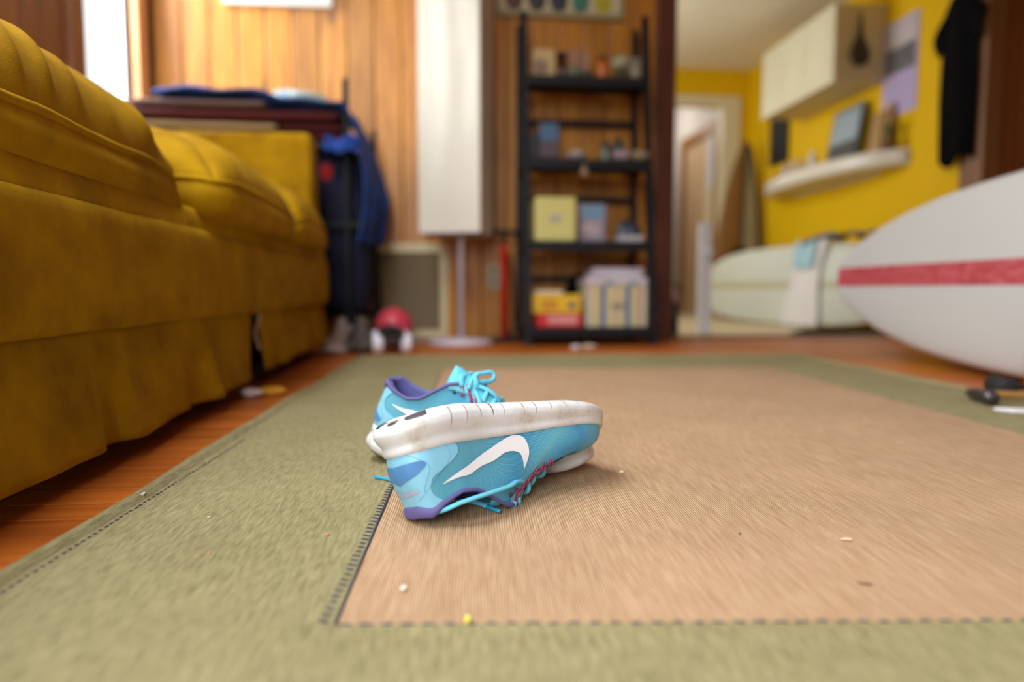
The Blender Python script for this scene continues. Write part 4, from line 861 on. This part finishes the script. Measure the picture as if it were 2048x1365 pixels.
for i,(x,c,lb) in enumerate([(.785,(150,126,134),'pinkish pebble, left of the pair at the right end of the third shelf'),(.868,(132,116,86),'tan pebble at the right end of the third shelf')]):
    blob('pebble',mat('pebble_%d'%i,c,.7,var=.15,scale=30),(x+.012,3.02,SZ[2]+.0255),(.045,.03,.025),None,i,.12,label=lb,cat='pebble')
r=item('hanging_tag','small pale tag hanging from the front of the third shelf','tag',(.62,YF(.79)-.03,.755)); blob('tag_shell',mat('tag_tan',(150,122,92),.6,var=.1),(.62,YF(.79)-.034,.757),(.016,.004,.017),r,4,.15); G().tube([(.62,YF(.79)-.033,.772),(.621,YF(.79)-.032,.80)],.0012,5).put('string',IV,r)
# top shelf
r=item('leaning_print','cream print leaning at the left of the top shelf','print',(.46,3.13,SZ[3])); rbox('board',mat('print_cream',(196,168,116),.6,var=.05),.41,.517,3.135,3.143,1.1835,1.326,r,.002,M=rotz(.46,3.13,6)); blob('print_motif',mat('motif_mauve',(140,108,92),.6,var=.2,scale=50),(.447,3.128,1.25),(.03,.001,.03),r,3,.2)
r=item('dark_bottle','dark brown bottle with a black cap beside the cream print on the top shelf','bottle',(.54,3.12,SZ[3])); G().lathe([(0,.0005),(.020,.0005),(.021,.004),(.021,.07),(.012,.085),(.012,.092)],(.54,3.12,SZ[3]),18).put('bottle_body',mat('brown_glass',(72,34,8),.15),r,smooth=True); G().lathe([(0,.09),(.018,.09),(.018,.122),(0,.124)],(.54,3.12,SZ[3]),18).put('cap',BLACK,r,smooth=True)
cols=[(150,104,82),(170,120,88),(140,96,76),(166,124,96)]; hs=[.150,.146,.153,.140]
lbs=['leftmost of four tan paperbacks on the top shelf','second from left of four tan paperbacks on the top shelf','third from left of four tan paperbacks on the top shelf','rightmost of four tan paperbacks on the top shelf']
for i in range(4):
    x=.572+i*.025; r=item('paperback',lbs[i],'book',(x+.012,3.18,SZ[3]),'paperbacks on the top shelf'); rbox('cover',mat('pb_%d'%i,cols[i],.6,var=.05),x,x+.023,3.14,3.25,1.1835,1.1835+hs[i],r,.002); rbox('pages',IV,x+.003,x+.020,3.145,3.2515,1.187,1.181+hs[i],r,.001)
r=item('grey_stones','low grey green stone standing before the paperbacks on the top shelf','stone',(.61,3.09,SZ[3])); blob('stone',mat('stone_grey',(104,104,84),.8,var=.2,scale=25),(.60,3.095,SZ[3]+.031),(.045,.03,.03),r,3,.15); blob('stone_cap',mat('stone_dark',(72,74,60),.8,var=.2,scale=25),(.655,3.09,SZ[3]+.021),(.022,.022,.0205),r,8,.15)
r=item('orange_jar','orange amber jar on the top shelf right of the paperbacks','jar',(.722,3.1,SZ[3])); G().lathe([(0,.0005),(.021,.0005),(.023,.006),(.023,.07),(.018,.082),(.018,.088)],(.722,3.1,SZ[3]),18).put('jar_body',mat('amber_orange',(190,96,10),.25,var=.05),r,smooth=True); G().lathe([(0,.086),(.02,.086),(.02,.104),(0,.105)],(.722,3.1,SZ[3]),18).put('lid',mat('lid_brown',(60,34,14),.5),r,smooth=True)
r=item('conch_shell','pale green grey shell on the top shelf beside the orange jar','shell',(.82,3.13,SZ[3])); blob('shell_body',mat('conch',(150,142,104),.5,var=.12,scale=20),(.82,3.14,SZ[3]+.092),(.048,.035,.038),r,3,.3); G().lathe([(0,.0005),(.03,.0005),(.018,.03),(.03,.062),(0,.065)],(.82,3.14,SZ[3]),18).put('stand',mat('conch_stand',(60,62,40),.5),r,smooth=True)
r=item('grey_mug','grey mug at the right end of the top shelf','mug',(.87,3.07,SZ[3])); G().lathe([(0,.0005),(.028,.0005),(.031,.005),(.032,.088),(.029,.088),(.028,.01),(0,.008)],(.868,3.07,SZ[3]),22).put('mug_body',mat('mug_grey',(124,116,100),.4,var=.08),r,smooth=True); G().tube(crom([(.84,3.055,SZ[3]+.07),(.822,3.045,SZ[3]+.06),(.822,3.045,SZ[3]+.035),(.842,3.056,SZ[3]+.025)],5),.004,6).put('handle',MATS['mug_grey'],r,smooth=True)
for i,(x,y_,c,lb) in enumerate([(.532,2.70,(206,190,190),'white pebble on the floor in front of the bookshelf'),(.592,2.725,(196,172,146),'flat tan shell on the floor in front of the bookshelf')]):
    blob('floor_shell',mat('floor_shell_%d'%i,c,.6,var=.08),(x,y_,.0115),(.022 if i==0 else .032,.016,.011),None,i,.12,label=lb,cat='shell')
# pictures on the pine wall
pc=empty('picture_frame',(-.73,3.29,1.525),'white framed picture high on the pine wall near the window','picture')
WF_=mat('frame_white',(206,200,190),.5,var=.02)
for b in ((-.97,-.49,1.525,1.555),(-.97,-.49,1.93,1.96),(-.97,-.94,1.555,1.93),(-.52,-.49,1.555,1.93)): bevel_(G().box(b[0],b[1],3.276,3.299,b[2],b[3]).put('frame_bar',WF_,pc),.003)
G().box(-.942,-.518,3.288,3.295,1.553,1.932).put('print_sheet',mat('sheet_blue',(150,170,180),.6,var=.2,scale=6),pc)
pc=empty('picture_frame',(.56,3.29,1.52),'wide framed panel of five photos on the wall above the bookshelf','picture')
for b in ((.245,.868,1.522,1.548),(.245,.868,1.72,1.745),(.245,.270,1.548,1.72),(.843,.868,1.548,1.72)): bevel_(G().box(b[0],b[1],3.274,3.299,b[2],b[3]).put('frame_bar',mat('frame_olive',(150,138,100),.5,var=.03),pc),.003)
G().box(.268,.845,3.288,3.295,1.546,1.722).put('mount',mat('mount_cream',(186,172,140),.7),pc)
for i,c in enumerate([(84,52,32),(56,50,46),(50,54,62),(56,112,96),(170,160,40)]):
    blob('photo',mat('photo_%d'%i,c,.5,var=.3,scale=30),(.345+i*.105,3.2875,1.60),(.042,.0018,.052),pc,i,.1)

# ------------------------------------------------------------------ surfboards
def board(name,label,length,outl,th,frame,body,stripe_m,stripe_w,stripe_mat_name,rocker=.02,stripe_side=1,nose_blunt=.05):
    """frame maps (along, across, out) to the room; outl(l) is half width."""
    root=empty(name,tuple(frame(length/2,0,0)),label,'surfboard')
    nl,nc=70,28; g=G()
    for i in range(nl+1):
        t=i/nl; l=length*(.5-.5*math.cos(math.pi*t)); hw=max(.004,outl(l)); tk=th*max(.12,(1-abs(2*l/length-1)**3.0))**.7; rk_=rocker*(2*l/length-1)**4*3
        for k in range(nc):
            a=2*math.pi*k/nc; c,s_=math.cos(a),math.sin(a); x=math.copysign(abs(c)**.75,c)*hw; z=math.copysign(abs(s_)**.8,s_)*tk/2
            g.v.append(tuple(frame(l,x,z+rk_)))
    for i in range(nl):
        for k in range(nc): g.f.append((i*nc+k,i*nc+(k+1)%nc,(i+1)*nc+(k+1)%nc,(i+1)*nc+k))
    g.f.append(tuple(range(nc))[::-1]); g.f.append(tuple(nl*nc+k for k in range(nc)))
    g.put('board_body',body,root,smooth=True)
    def sf(u,v):
        l=length*(.002+.996*(.5-.5*math.cos(math.pi*u))); hw=max(.004,outl(l)); tk=th*max(.12,(1-abs(2*l/length-1)**3.0))**.7; rk_=rocker*(2*l/length-1)**4*3
        x=(2*v-1)*min(stripe_w/2,hw*.9); c=min(1,(abs(x)/hw)**(1/.75)); s_=math.sqrt(max(0,1-c*c))
        return frame(l,x,stripe_side*(abs(s_)**.8*tk/2+.0012)+rk_)
    G().grid(sf,70,6).put('stripe',stripe_m,root,smooth=True,label='red centre stripe' if 'red' in stripe_mat_name else None)
    return root
BODY=mat('board_white',(192,190,184),.32,var=.02,scale=3,coat=.2); REDS=mat('stripe_red',(158,44,46),.45,var=.12,scale=90,stretch=(1,.3,1),c2=(196,92,100))
ol1=lambda l: pch(min(l,2.55),[0,.02,.12,.28,.50,.76,1.2,1.7,2.1,2.4,2.53,2.55],[.05,.072,.135,.198,.245,.270,.284,.27,.22,.13,.05,.006])
ti=math.radians(5)
def fr1(l,c,o):
    y_=2.405-l; return Vector((1.50+math.sin(ti)*c-math.cos(ti)*o*1,y_,.290+math.cos(ti)*c-math.sin(ti)*o*0+.0))
b1=board('surfboard','big white surfboard with a red centre stripe resting on its edge at the right',2.55,ol1,.075,fr1,BODY,REDS,.068,'red',.012)
STW=wood('stand_wood',(168,80,24),(200,112,46),'z',.5,False)
sd_=empty('board_stand',(1.40,1.50,0),'orange wooden stand at the right edge holding up the white surfboard','stand')
bevel_(G().tube([(1.412,1.50,0),(1.432,1.50,.11),(1.456,1.50,.25)],.019,4).put('leg',STW,sd_),.003); bevel_(G().tube([(1.70,1.50,0),(1.66,1.50,.11),(1.60,1.50,.27)],.021,4).put('leg',STW,sd_),.003)
bevel_(G().box(1.575,1.60,1.485,1.515,.24,.62).put('back_rest',STW,sd_),.003)
# second board leaning on the yellow wall
OLD=mat('board_aged',(194,196,180),.4,var=.04,scale=3,coat=.15); OST=mat('stripe_tan',(176,166,130),.4,var=.06)
ol2=lambda l: pch(min(l,2.0),[0,.02,.10,.25,.5,.9,1.3,1.65,1.88,1.98,2.0],[.09,.12,.185,.235,.262,.272,.265,.235,.16,.07,.01])
A2=Vector((2.145,5.36,0)); B2=Vector((2.56,3.47,0)); dr=(B2-A2).normalized(); nrm=Vector((-dr.y,dr.x,0)); nrm=-nrm if nrm.x>0 else nrm; t2=math.radians(9)
def fr2(l,c,o): return A2+dr*l*((B2-A2).length/2.0)+Vector((0,0,.275+math.cos(t2)*c-math.sin(t2)*o*0))-nrm*(math.sin(t2)*c)+nrm*(o*math.cos(t2))
board('surfboard','old greenish white surfboard lying on its edge by the yellow wall behind the white one',2.0,ol2,.07,fr2,OLD,OST,.045,'tan',.01)
tw=empty('beach_towel',tuple(fr2(1.25,.27,0)),'white towel with a pale blue end hanging over the old surfboard','towel')
TWM=mat('towel_white',(214,208,200),.95,var=.04,bump=.5,bscale=120); TWB=mat('towel_blue',(158,190,196),.95,var=.06,bump=.5,bscale=120)
def twf(u,v):
    l=1.02+.30*v+.02*math.sin(5*u+3*v); o=.046+.010*fbm((u*3,v*5,0),1.4,2)+.006*math.sin(v*14); c=.285-.555*u
    return fr2(l,c,o+.0)
subd_(solid_(G().grid(twf,18,14).put('towel_cloth',TWM,tw,smooth=True),.006,0),1)
solid_(G().grid(lambda u,v: fr2(1.04+.20*v,.292-.17*u-.02*math.sin(3*v),.058+.008*math.sin(v*9)),8,8).put('blue_end',TWB,tw,smooth=True),.006,0)
solid_(G().grid(lambda u,v: fr2(1.02+.30*v,.285+.012*math.sin(math.pi*u),.05-.10*u),8,8).put('top_fold',TWM,tw,smooth=True),.006,0)
ws=empty('wetsuit_strap',tuple(fr2(1.45,.30,0)),'dark blue and black strap bundle on top of the old surfboard','strap')
for i,(a,b,m_) in enumerate([(1.10,1.42,mat('strap_blue',(40,78,110),.8)),(1.36,1.58,BLACKCLOTH),(1.5,1.72,mat('strap_grey',(110,96,98),.8))]):
    G().tube(crom([fr2(a,.270+.02*i,.045),fr2(a*.6+b*.4,.310,.02),fr2(a*.3+b*.7,.315,.0),fr2(b,.285,.03)],5),.030-.005*i,8,flat=.6).put('strap',m_,ws,smooth=True)
# board bag leaning in the far corner
lb=empty('board_bag',(2.45,5.6,0),'grey and brown board bag standing upright in the far yellow corner','bag')
def bagw(z): return pch(z,[0,.15,.5,.9,1.25,1.45,1.53],[.14,.19,.205,.165,.10,.045,.004])
def lbf(u,v):
    z=.004+1.526*u; a=math.pi*v*2; hw=bagw(z); x=2.46+.035*(z)+hw*math.cos(a)*(1 if True else 1)+.07*(z/1.5)**2; return (x,5.55+.05*math.sin(a)*(hw/.2)**.5+.10*z,z)
g=G().grid(lbf,40,24); g.put('bag_shell',mat('bag_brown',(124,80,18),.7,var=.15,scale=5),lb,smooth=True)
def lb2(u,v):
    z=.05+1.44*u; hw=bagw(z); x=2.46+.035*z+hw*(.02+.72*v)+.07*(z/1.5)**2; a=math.acos(min(1,.02+.72*v)); return (x,5.545-.052*math.sin(a)*(hw/.2)**.5+.10*z,z)
G().grid(lb2,36,8).put('grey_panel',mat('bag_grey',(160,152,126),.5,var=.15,scale=6),lb,smooth=True)
def lb3(k):
    return [(2.46+.035*z+bagw(z)*k+.07*(z/1.5)**2,5.54-.05*(bagw(z)/.2)**.5*math.sqrt(max(0,1-k*k))+.10*z,z) for z in [.05+1.42*i/30 for i in range(31)]]
for k in (.02,.93): G().tube(lb3(k),.011,6).put('binding',mat('bag_black',(38,34,28),.7),lb,smooth=True)
blob('black_bundle',BLACKCLOTH,(2.42,5.36,.56),(.085,.05,.055),None,3,.3,label='black cloth bundle on the floor stool below the board bag',cat='bundle') if False else None
st=empty('stool',(2.42,5.42,0),'dark bundle topped stool half hidden behind the old surfboard','stool')
rbox('seat',mat('stool_wood',(150,110,70),.5),2.33,2.52,5.395,5.46,.46,.49,st,.004)
for x in (2.35,2.50):
    for y_ in (5.405,5.45): rbox('leg',MATS['stool_wood'],x-.01,x+.01,y_-.008,y_+.008,0,.46,st,.002)
blob('black_cloth_bundle',BLACKCLOTH,(2.425,5.40,.535),(.08,.05,.048),None,3,.25,label='black cloth bundle at the foot of the board bag',cat='bundle')

# ------------------------------------------------------------------ yellow room fittings
cb=empty('wall_cabinet',(2.585,4.58,1.53),'cream wall cabinet with plain doors high on the yellow wall','cabinet')
rbox('carcass',mat('cabinet_side',(196,176,126),.5,var=.03),2.432,2.749,4.11,5.06,1.53,2.0,cb,.003)
CD=mat('cabinet_door',(214,206,174),.45,var=.02)
for i in range(3):
    y0=4.108+i*.3185; d=rbox('door',CD,2.412,2.431,y0+.002,y0+.3165,1.528,2.002,cb,.003); rbox('door_panel',CD,2.408,2.4125,y0+.05,y0+.27,1.58,1.95,d,.002)
gd=empty('hanging_gourd',(2.57,4.10,1.62),'dark pear shaped wooden instrument hanging on the cabinet end','instrument')
GW=mat('gourd_dark',(52,34,16),.4,var=.2,scale=12)
G().lathe([(0,0),(.03,.004),(.058,.03),(.067,.065),(.058,.105),(.036,.15),(.02,.19),(.013,.24),(.010,.30),(.006,.315)],(2.568,4.085,1.622),28,Matrix.Diagonal((1,.32,1,1))).put('body',GW,gd,smooth=True)
G().tube([(2.568,4.085,1.93),(2.568,4.10,1.965)],.003,6).put('hook',BLACK,gd)
ca=empty('wall_calendar',(2.748,3.95,1.3),'wall calendar with a photo above a lavender date grid on the yellow wall','calendar')
rbox('sheet',mat('calendar_lilac',(176,160,196),.6,var=.03),2.743,2.7495,3.80,4.11,1.30,1.86,ca,.001)
rbox('photo_sky',mat('calendar_sky',(186,176,172),.6,var=.06),2.7405,2.7432,3.82,4.09,1.70,1.84,ca,.0005); rbox('photo_print',mat('calendar_photo',(96,92,92),.6,var=.5,scale=22),2.7405,2.7432,3.82,4.09,1.55,1.70,ca,.0005)
for i in range(5):
    for j in range(7): 
        if i*7+j in (0,33,34): continue
        G().box(2.7418,2.7430,3.825+j*.038,3.832+j*.038,1.335+i*.04,1.343+i*.04).put('date_mark',mat('calendar_ink',(120,110,140),.6),ca)
pn=empty('chalkboard',(2.74,5.42,1.26),'square black panel mounted on the yellow wall below the cabinet','panel'); rbox('panel',mat('panel_black',(26,24,20),.6,var=.1),2.725,2.749,5.27,5.565,1.265,1.66,pn,.004); rbox('panel_face',mat('panel_face',(18,17,15),.8),2.7235,2.7255,5.29,5.545,1.285,1.64,pn,.001)
ws_=empty('surf_shelf',(2.62,4.6,1.04),'white half surfboard shelf fixed to the yellow wall','shelf')
SW=mat('shelf_white',(214,206,188),.35,var=.02,coat=.2)
def shelfw(y_): t=(y_-3.83)/(5.47-3.83); return .012+.275*max(0,1-abs(2*t-1)**2.6)**.62
def shf(u,v):
    y_=3.83+1.64*(.5-.5*math.cos(math.pi*u)); w_=shelfw(y_); a=math.pi*(v-.5); th=.050
    return (2.749-w_+ (w_*0 if True else 0) + (.03*(1-math.cos(a))*1.0), y_, 1.032+.03*(abs(2*u-1)**2)*0+th*math.sin(a))
g=G().grid(shf,50,10); nv=11
for j,flip in ((0,0),(10,1)):
    b0=len(g.v)
    for i in range(51): y_=g.v[i*nv+j][1]; g.v.append((2.749,y_,g.v[i*nv+j][2]))
    for i in range(50): g.f.append((i*nv+j,(i+1)*nv+j,b0+i+1,b0+i))
g.put('shelf_board',SW,ws_,smooth=False)
rbox('wall_cleat',SW,2.735,2.749,4.1,5.15,.968,.990,ws_,.003)
ZS=1.0815
r=item('framed_print','grey sky framed print leaning on the surfboard shelf','picture',(2.66,4.4,ZS)); Mx=Matrix.Translation((2.64,0,ZS))@Matrix.Rotation(math.radians(10),4,'Y')
bevel_(G().box(-.008,.008,4.215,4.555,0,.375,Mx).put('frame',mat('print_frame',(70,76,82),.5),r),.003); G().box(-.0095,-.0078,4.235,4.535,.14,.355,Mx).put('sky_print',mat('print_sky_grey',(150,164,170),.5,var=.06),r); G().box(-.0095,-.0078,4.235,4.535,.02,.139,Mx).put('sea_print',mat('print_sea_dark',(62,62,62),.5,var=.3,scale=20),r)
r=item('wooden_plaque','tan wooden plaque leaning on the shelf right of the grey print','plaque',(2.66,4.03,ZS)); Mx=Matrix.Translation((2.66,0,ZS))@Matrix.Rotation(math.radians(8),4,'Y'); bevel_(G().box(-.01,.01,3.99,4.11,0,.26,Mx).put('plaque',wood('plaque_wood',(160,120,66),(184,146,90),'z',.5,False),r),.004); bevel_(G().box(.012,.022,3.965,4.02,0,.30,Mx).put('back_board',MATS['plaque_wood'],r),.004)
r=item('potted_plant','small potted plant at the near end of the surfboard shelf','plant',(2.66,3.92,ZS)); G().lathe([(0,.0003),(.03,.0003),(.038,.06),(.034,.06),(.03,.05),(0,.048)],(2.665,3.915,ZS),18).put('pot',mat('pot_brown',(110,70,30),.6),r,smooth=True)
for i in range(7):
    a=i*.9; L0=.10+.02*(i%3); P=[(2.665,3.915,ZS+.05),(2.665+.02*math.cos(a),3.915+.02*math.sin(a),ZS+.05+L0*.6),(2.665+.05*math.cos(a),3.915+.05*math.sin(a),ZS+.05+L0)]
    G().tube(crom(P,4),[.004]+[.011]*3+[.012]*2+[.010]*2+[.002],6,flat=.25).put('leaf',mat('leaf_olive',(96,92,30),.5,var=.2),r,smooth=True)
for i,(y_,c,h_,lb_) in enumerate([(5.10,(112,72,40),.045,'small brown shell at the far end of the surfboard shelf'),(4.98,(170,160,170),.10,'lilac grey bottle at the far end of the surfboard shelf'),(4.86,(190,176,150),.12,'pale jar second from the far end of the surfboard shelf'),(4.74,(196,160,110),.10,'tan cup left of the framed print on the shelf'),(4.62,(206,200,190),.13,'white vase just left of the framed print on the shelf')]):
    r=item('shelf_ornament',lb_,'ornament',(2.58,y_,ZS)); w_=.028 if i else .04
    G().lathe([(0,.0003),(w_*.8,.0003),(w_,.012),(w_*1.05,h_*.5),(w_*.6,h_*.75),(w_*.5,h_*.9),(w_*.62,h_),(w_*.4,h_)],(2.58,y_,ZS),18).put('ornament_body',mat('ornament_%d'%i,c,.5,var=.08),r,smooth=True)
    G().lathe([(0,h_*.96),(w_*.45,h_*.96),(w_*.42,h_*1.02),(0,h_*1.03)],(2.58,y_,ZS),14).put('stopper',mat('ornament_dark',(80,64,52),.5),r)
# black t-shirt on the yellow wall
ts=empty('black_shirt',(2.70,3.5,1.0),'black short sleeved shirt hanging beside the doorway on the yellow wall','shirt')
def shirt(u,v):
    z=1.78-.86*u; hw=float(np.interp(u,[0,.12,.25,.6,1],[.08,.14,.120,.128,.120])); y_=3.435+hw*(2*v-1)*1.0+.02*u*0
    return (2.715-.03*math.cos(math.pi*(v-.5))+.012*math.sin(v*11+u*2)*u,y_,z+.05*math.sin(v*8)*max(0,u-.9)*6)
solid_(G().grid(shirt,30,16).put('shirt_body',BLACKCLOTH,ts,smooth=True),.012,0)
for sd,y0 in ((1,3.555),(-1,3.315)):
    def slv(u,v,sd=sd,y0=y0): return (2.715-.025*math.sin(math.pi*v),y0-.04*sd+sd*.095*u*(1-.25*v),1.755-.10*u-.17*v+.02*u*v)
    solid_(G().grid(slv,8,8).put('sleeve',BLACKCLOTH,ts,smooth=True),.012,0)
G().tube([(2.745,3.46,1.86),(2.71,3.46,1.85),(2.70,3.46,1.80)],.006,6).put('hook',BLACK,ts)
# narrow white board, bottle, coat
nb=empty('white_post',(1.415,3.60,0),'narrow white board standing upright on the pale floor left of the old surfboard','board'); rbox('board',WHITE,1.378,1.452,3.58,3.615,0,.60,nb,.012); blob('knob',mat('knob_white',(214,210,214),.5),(1.425,3.578,.445),(.034,.022,.038),nb,2,.1)
r=item('water_bottle','dark green flask with a pinkish lid on the floor right of the dark door post','bottle',(1.213,3.52,0)); G().lathe([(0,.0005),(.030,.0005),(.033,.006),(.033,.155),(.024,.175),(.024,.18)],(1.213,3.52,0),22).put('flask',mat('flask_green',(10,30,30),.35,var=.1),r,smooth=True); G().lathe([(0,.178),(.028,.178),(.030,.19),(.030,.222),(.024,.23),(0,.232)],(1.213,3.52,0),22).put('lid',mat('lid_pink',(196,164,160),.5),r,smooth=True); G().tube(crom([(1.185,3.52,.21),(1.187,3.52,.255),(1.213,3.52,.275),(1.243,3.52,.255),(1.247,3.52,.20)],5),.006,6).put('carry_loop',BLACK,r,smooth=True)
ct=empty('dark_coat',(2.46,7.5,.8),'dark coat hanging in the hall beyond the far doorway','coat')
def coat(u,v):
    z=1.50-.74*u; hw=.03+.055*min(1,u*2.2)+.01*u; a=2*math.pi*v; return (2.44+hw*.45*math.cos(a),7.40+hw*math.sin(a)*(1+.1*math.sin(5*a)),z)
G().grid(coat,20,18).put('coat_body',BLACKCLOTH,ct,smooth=True); G().tube([(2.519,7.40,1.55),(2.45,7.40,1.56),(2.44,7.40,1.49)],.006,6).put('hook',BLACK,ct)
# ------------------------------------------------------------------ tools beside the white board
hm=empty('hammer',(1.16,1.33,RT),'hammer with a steel head and wooden handle on the rug by the surfboard','hammer')
STL=mat('hammer_steel',(92,84,84),.35,.85,var=.15,scale=40); HW_=wood('hammer_handle',(146,104,50),(176,132,76),'x',.45,False)
RH=Matrix.Translation((1.135,1.335,RT))@Matrix.Rotation(math.radians(-12),4,'Z'); T2=lambda p:tuple(RH@Vector(p))
G().tube([T2(p) for p in [(.0,-.052,.0175),(.0,-.040,.0175),(.0,-.036,.0175),(.0,-.02,.0175),(.0,.0,.0175),(.0,.016,.0175),(.004,.04,.016),(.012,.062,.012)]],[.0145,.0168,.012,.0125,.0145,.012,.010,.005],14).put('head',STL,hm,smooth=True)
G().tube([T2(p) for p in [(-.004,0,.0175),(.03,0,.0175),(.10,0,.016),(.2,0,.0155),(.30,0,.0155)]],[.010,.009,.0085,.012,.013],12,flat=1).put('handle',HW_,hm,smooth=True)
G().lathe([(0,-.001),(.006,-.001),(.006,.001),(0,.0012)],T2((.03,-.0100,.018)),12,Matrix.Rotation(math.radians(90),4,'X')).put('rivet',mat('rivet_bright',(206,200,200),.25,.8),hm)
ml=empty('rubber_mallet',(1.24,1.42,0),'black rubber mallet with a black handle behind the hammer','mallet')
RM=Matrix.Translation((1.235,1.415,RT))@Matrix.Rotation(math.radians(-10),4,'Z'); T3=lambda p:tuple(RM@Vector(p)); MB_=mat('mallet_black',(30,28,28),.7,var=.1)
G().tube([T3(p) for p in [(.02,-.032,.023),(.02,-.028,.023),(.02,0,.023),(.02,.028,.023),(.02,.032,.023)]],[.018,.0225,.021,.0225,.018],16).put('head',MB_,ml,smooth=True)
G().tube([T3(p) for p in [(.038,0,.022),(.10,0,.019),(.28,0,.013)]],[.007,.007,.011],10).put('handle',BLACK,ml,smooth=True)
rl=empty('white_ruler',(1.20,1.24,RT),'white wedge ended stick on the olive border in front of the hammer','stick'); RR_=Matrix.Translation((1.085,1.235,RT+.0005))@Matrix.Rotation(math.radians(-24),4,'Z')
g=G(); P=[(0,.004,0),(.03,-.011,0),(.30,-.014,0),(.30,.014,0),(.02,.011,0)]; g.v=[tuple(RR_@Vector(p)) for p in P]+[tuple(RR_@Vector((p[0],p[1]*.8,.007))) for p in P]; g.f=[(4,3,2,1,0),(5,6,7,8,9)]+[(i,(i+1)%5,(i+1)%5+5,i+5) for i in range(5)]
bevel_(g.put('stick_body',mat('ruler_white',(222,218,222),.4,var=.02),rl),.001)

wt=empty('black_wetsuit',(2.15,3.56,0),'crumpled black wetsuit lying on the pale floor under the old surfboard','wetsuit')
def wtf(u,v):
    q=2*u-1; r=2*v-1; e=max(0,1-max(abs(q),abs(r))**4); return (2.16+.26*q+.02*fbm((q,r,0),2,4),3.545+.055*r+.012*fbm((q,r,0),3,9),.003+.022*e*(1+.5*fbm((q*3,r*2,0),1.5,2)))
solid_(G().grid(wtf,28,12).put('wetsuit_body',BLACKCLOTH,wt,smooth=True),.002,1)
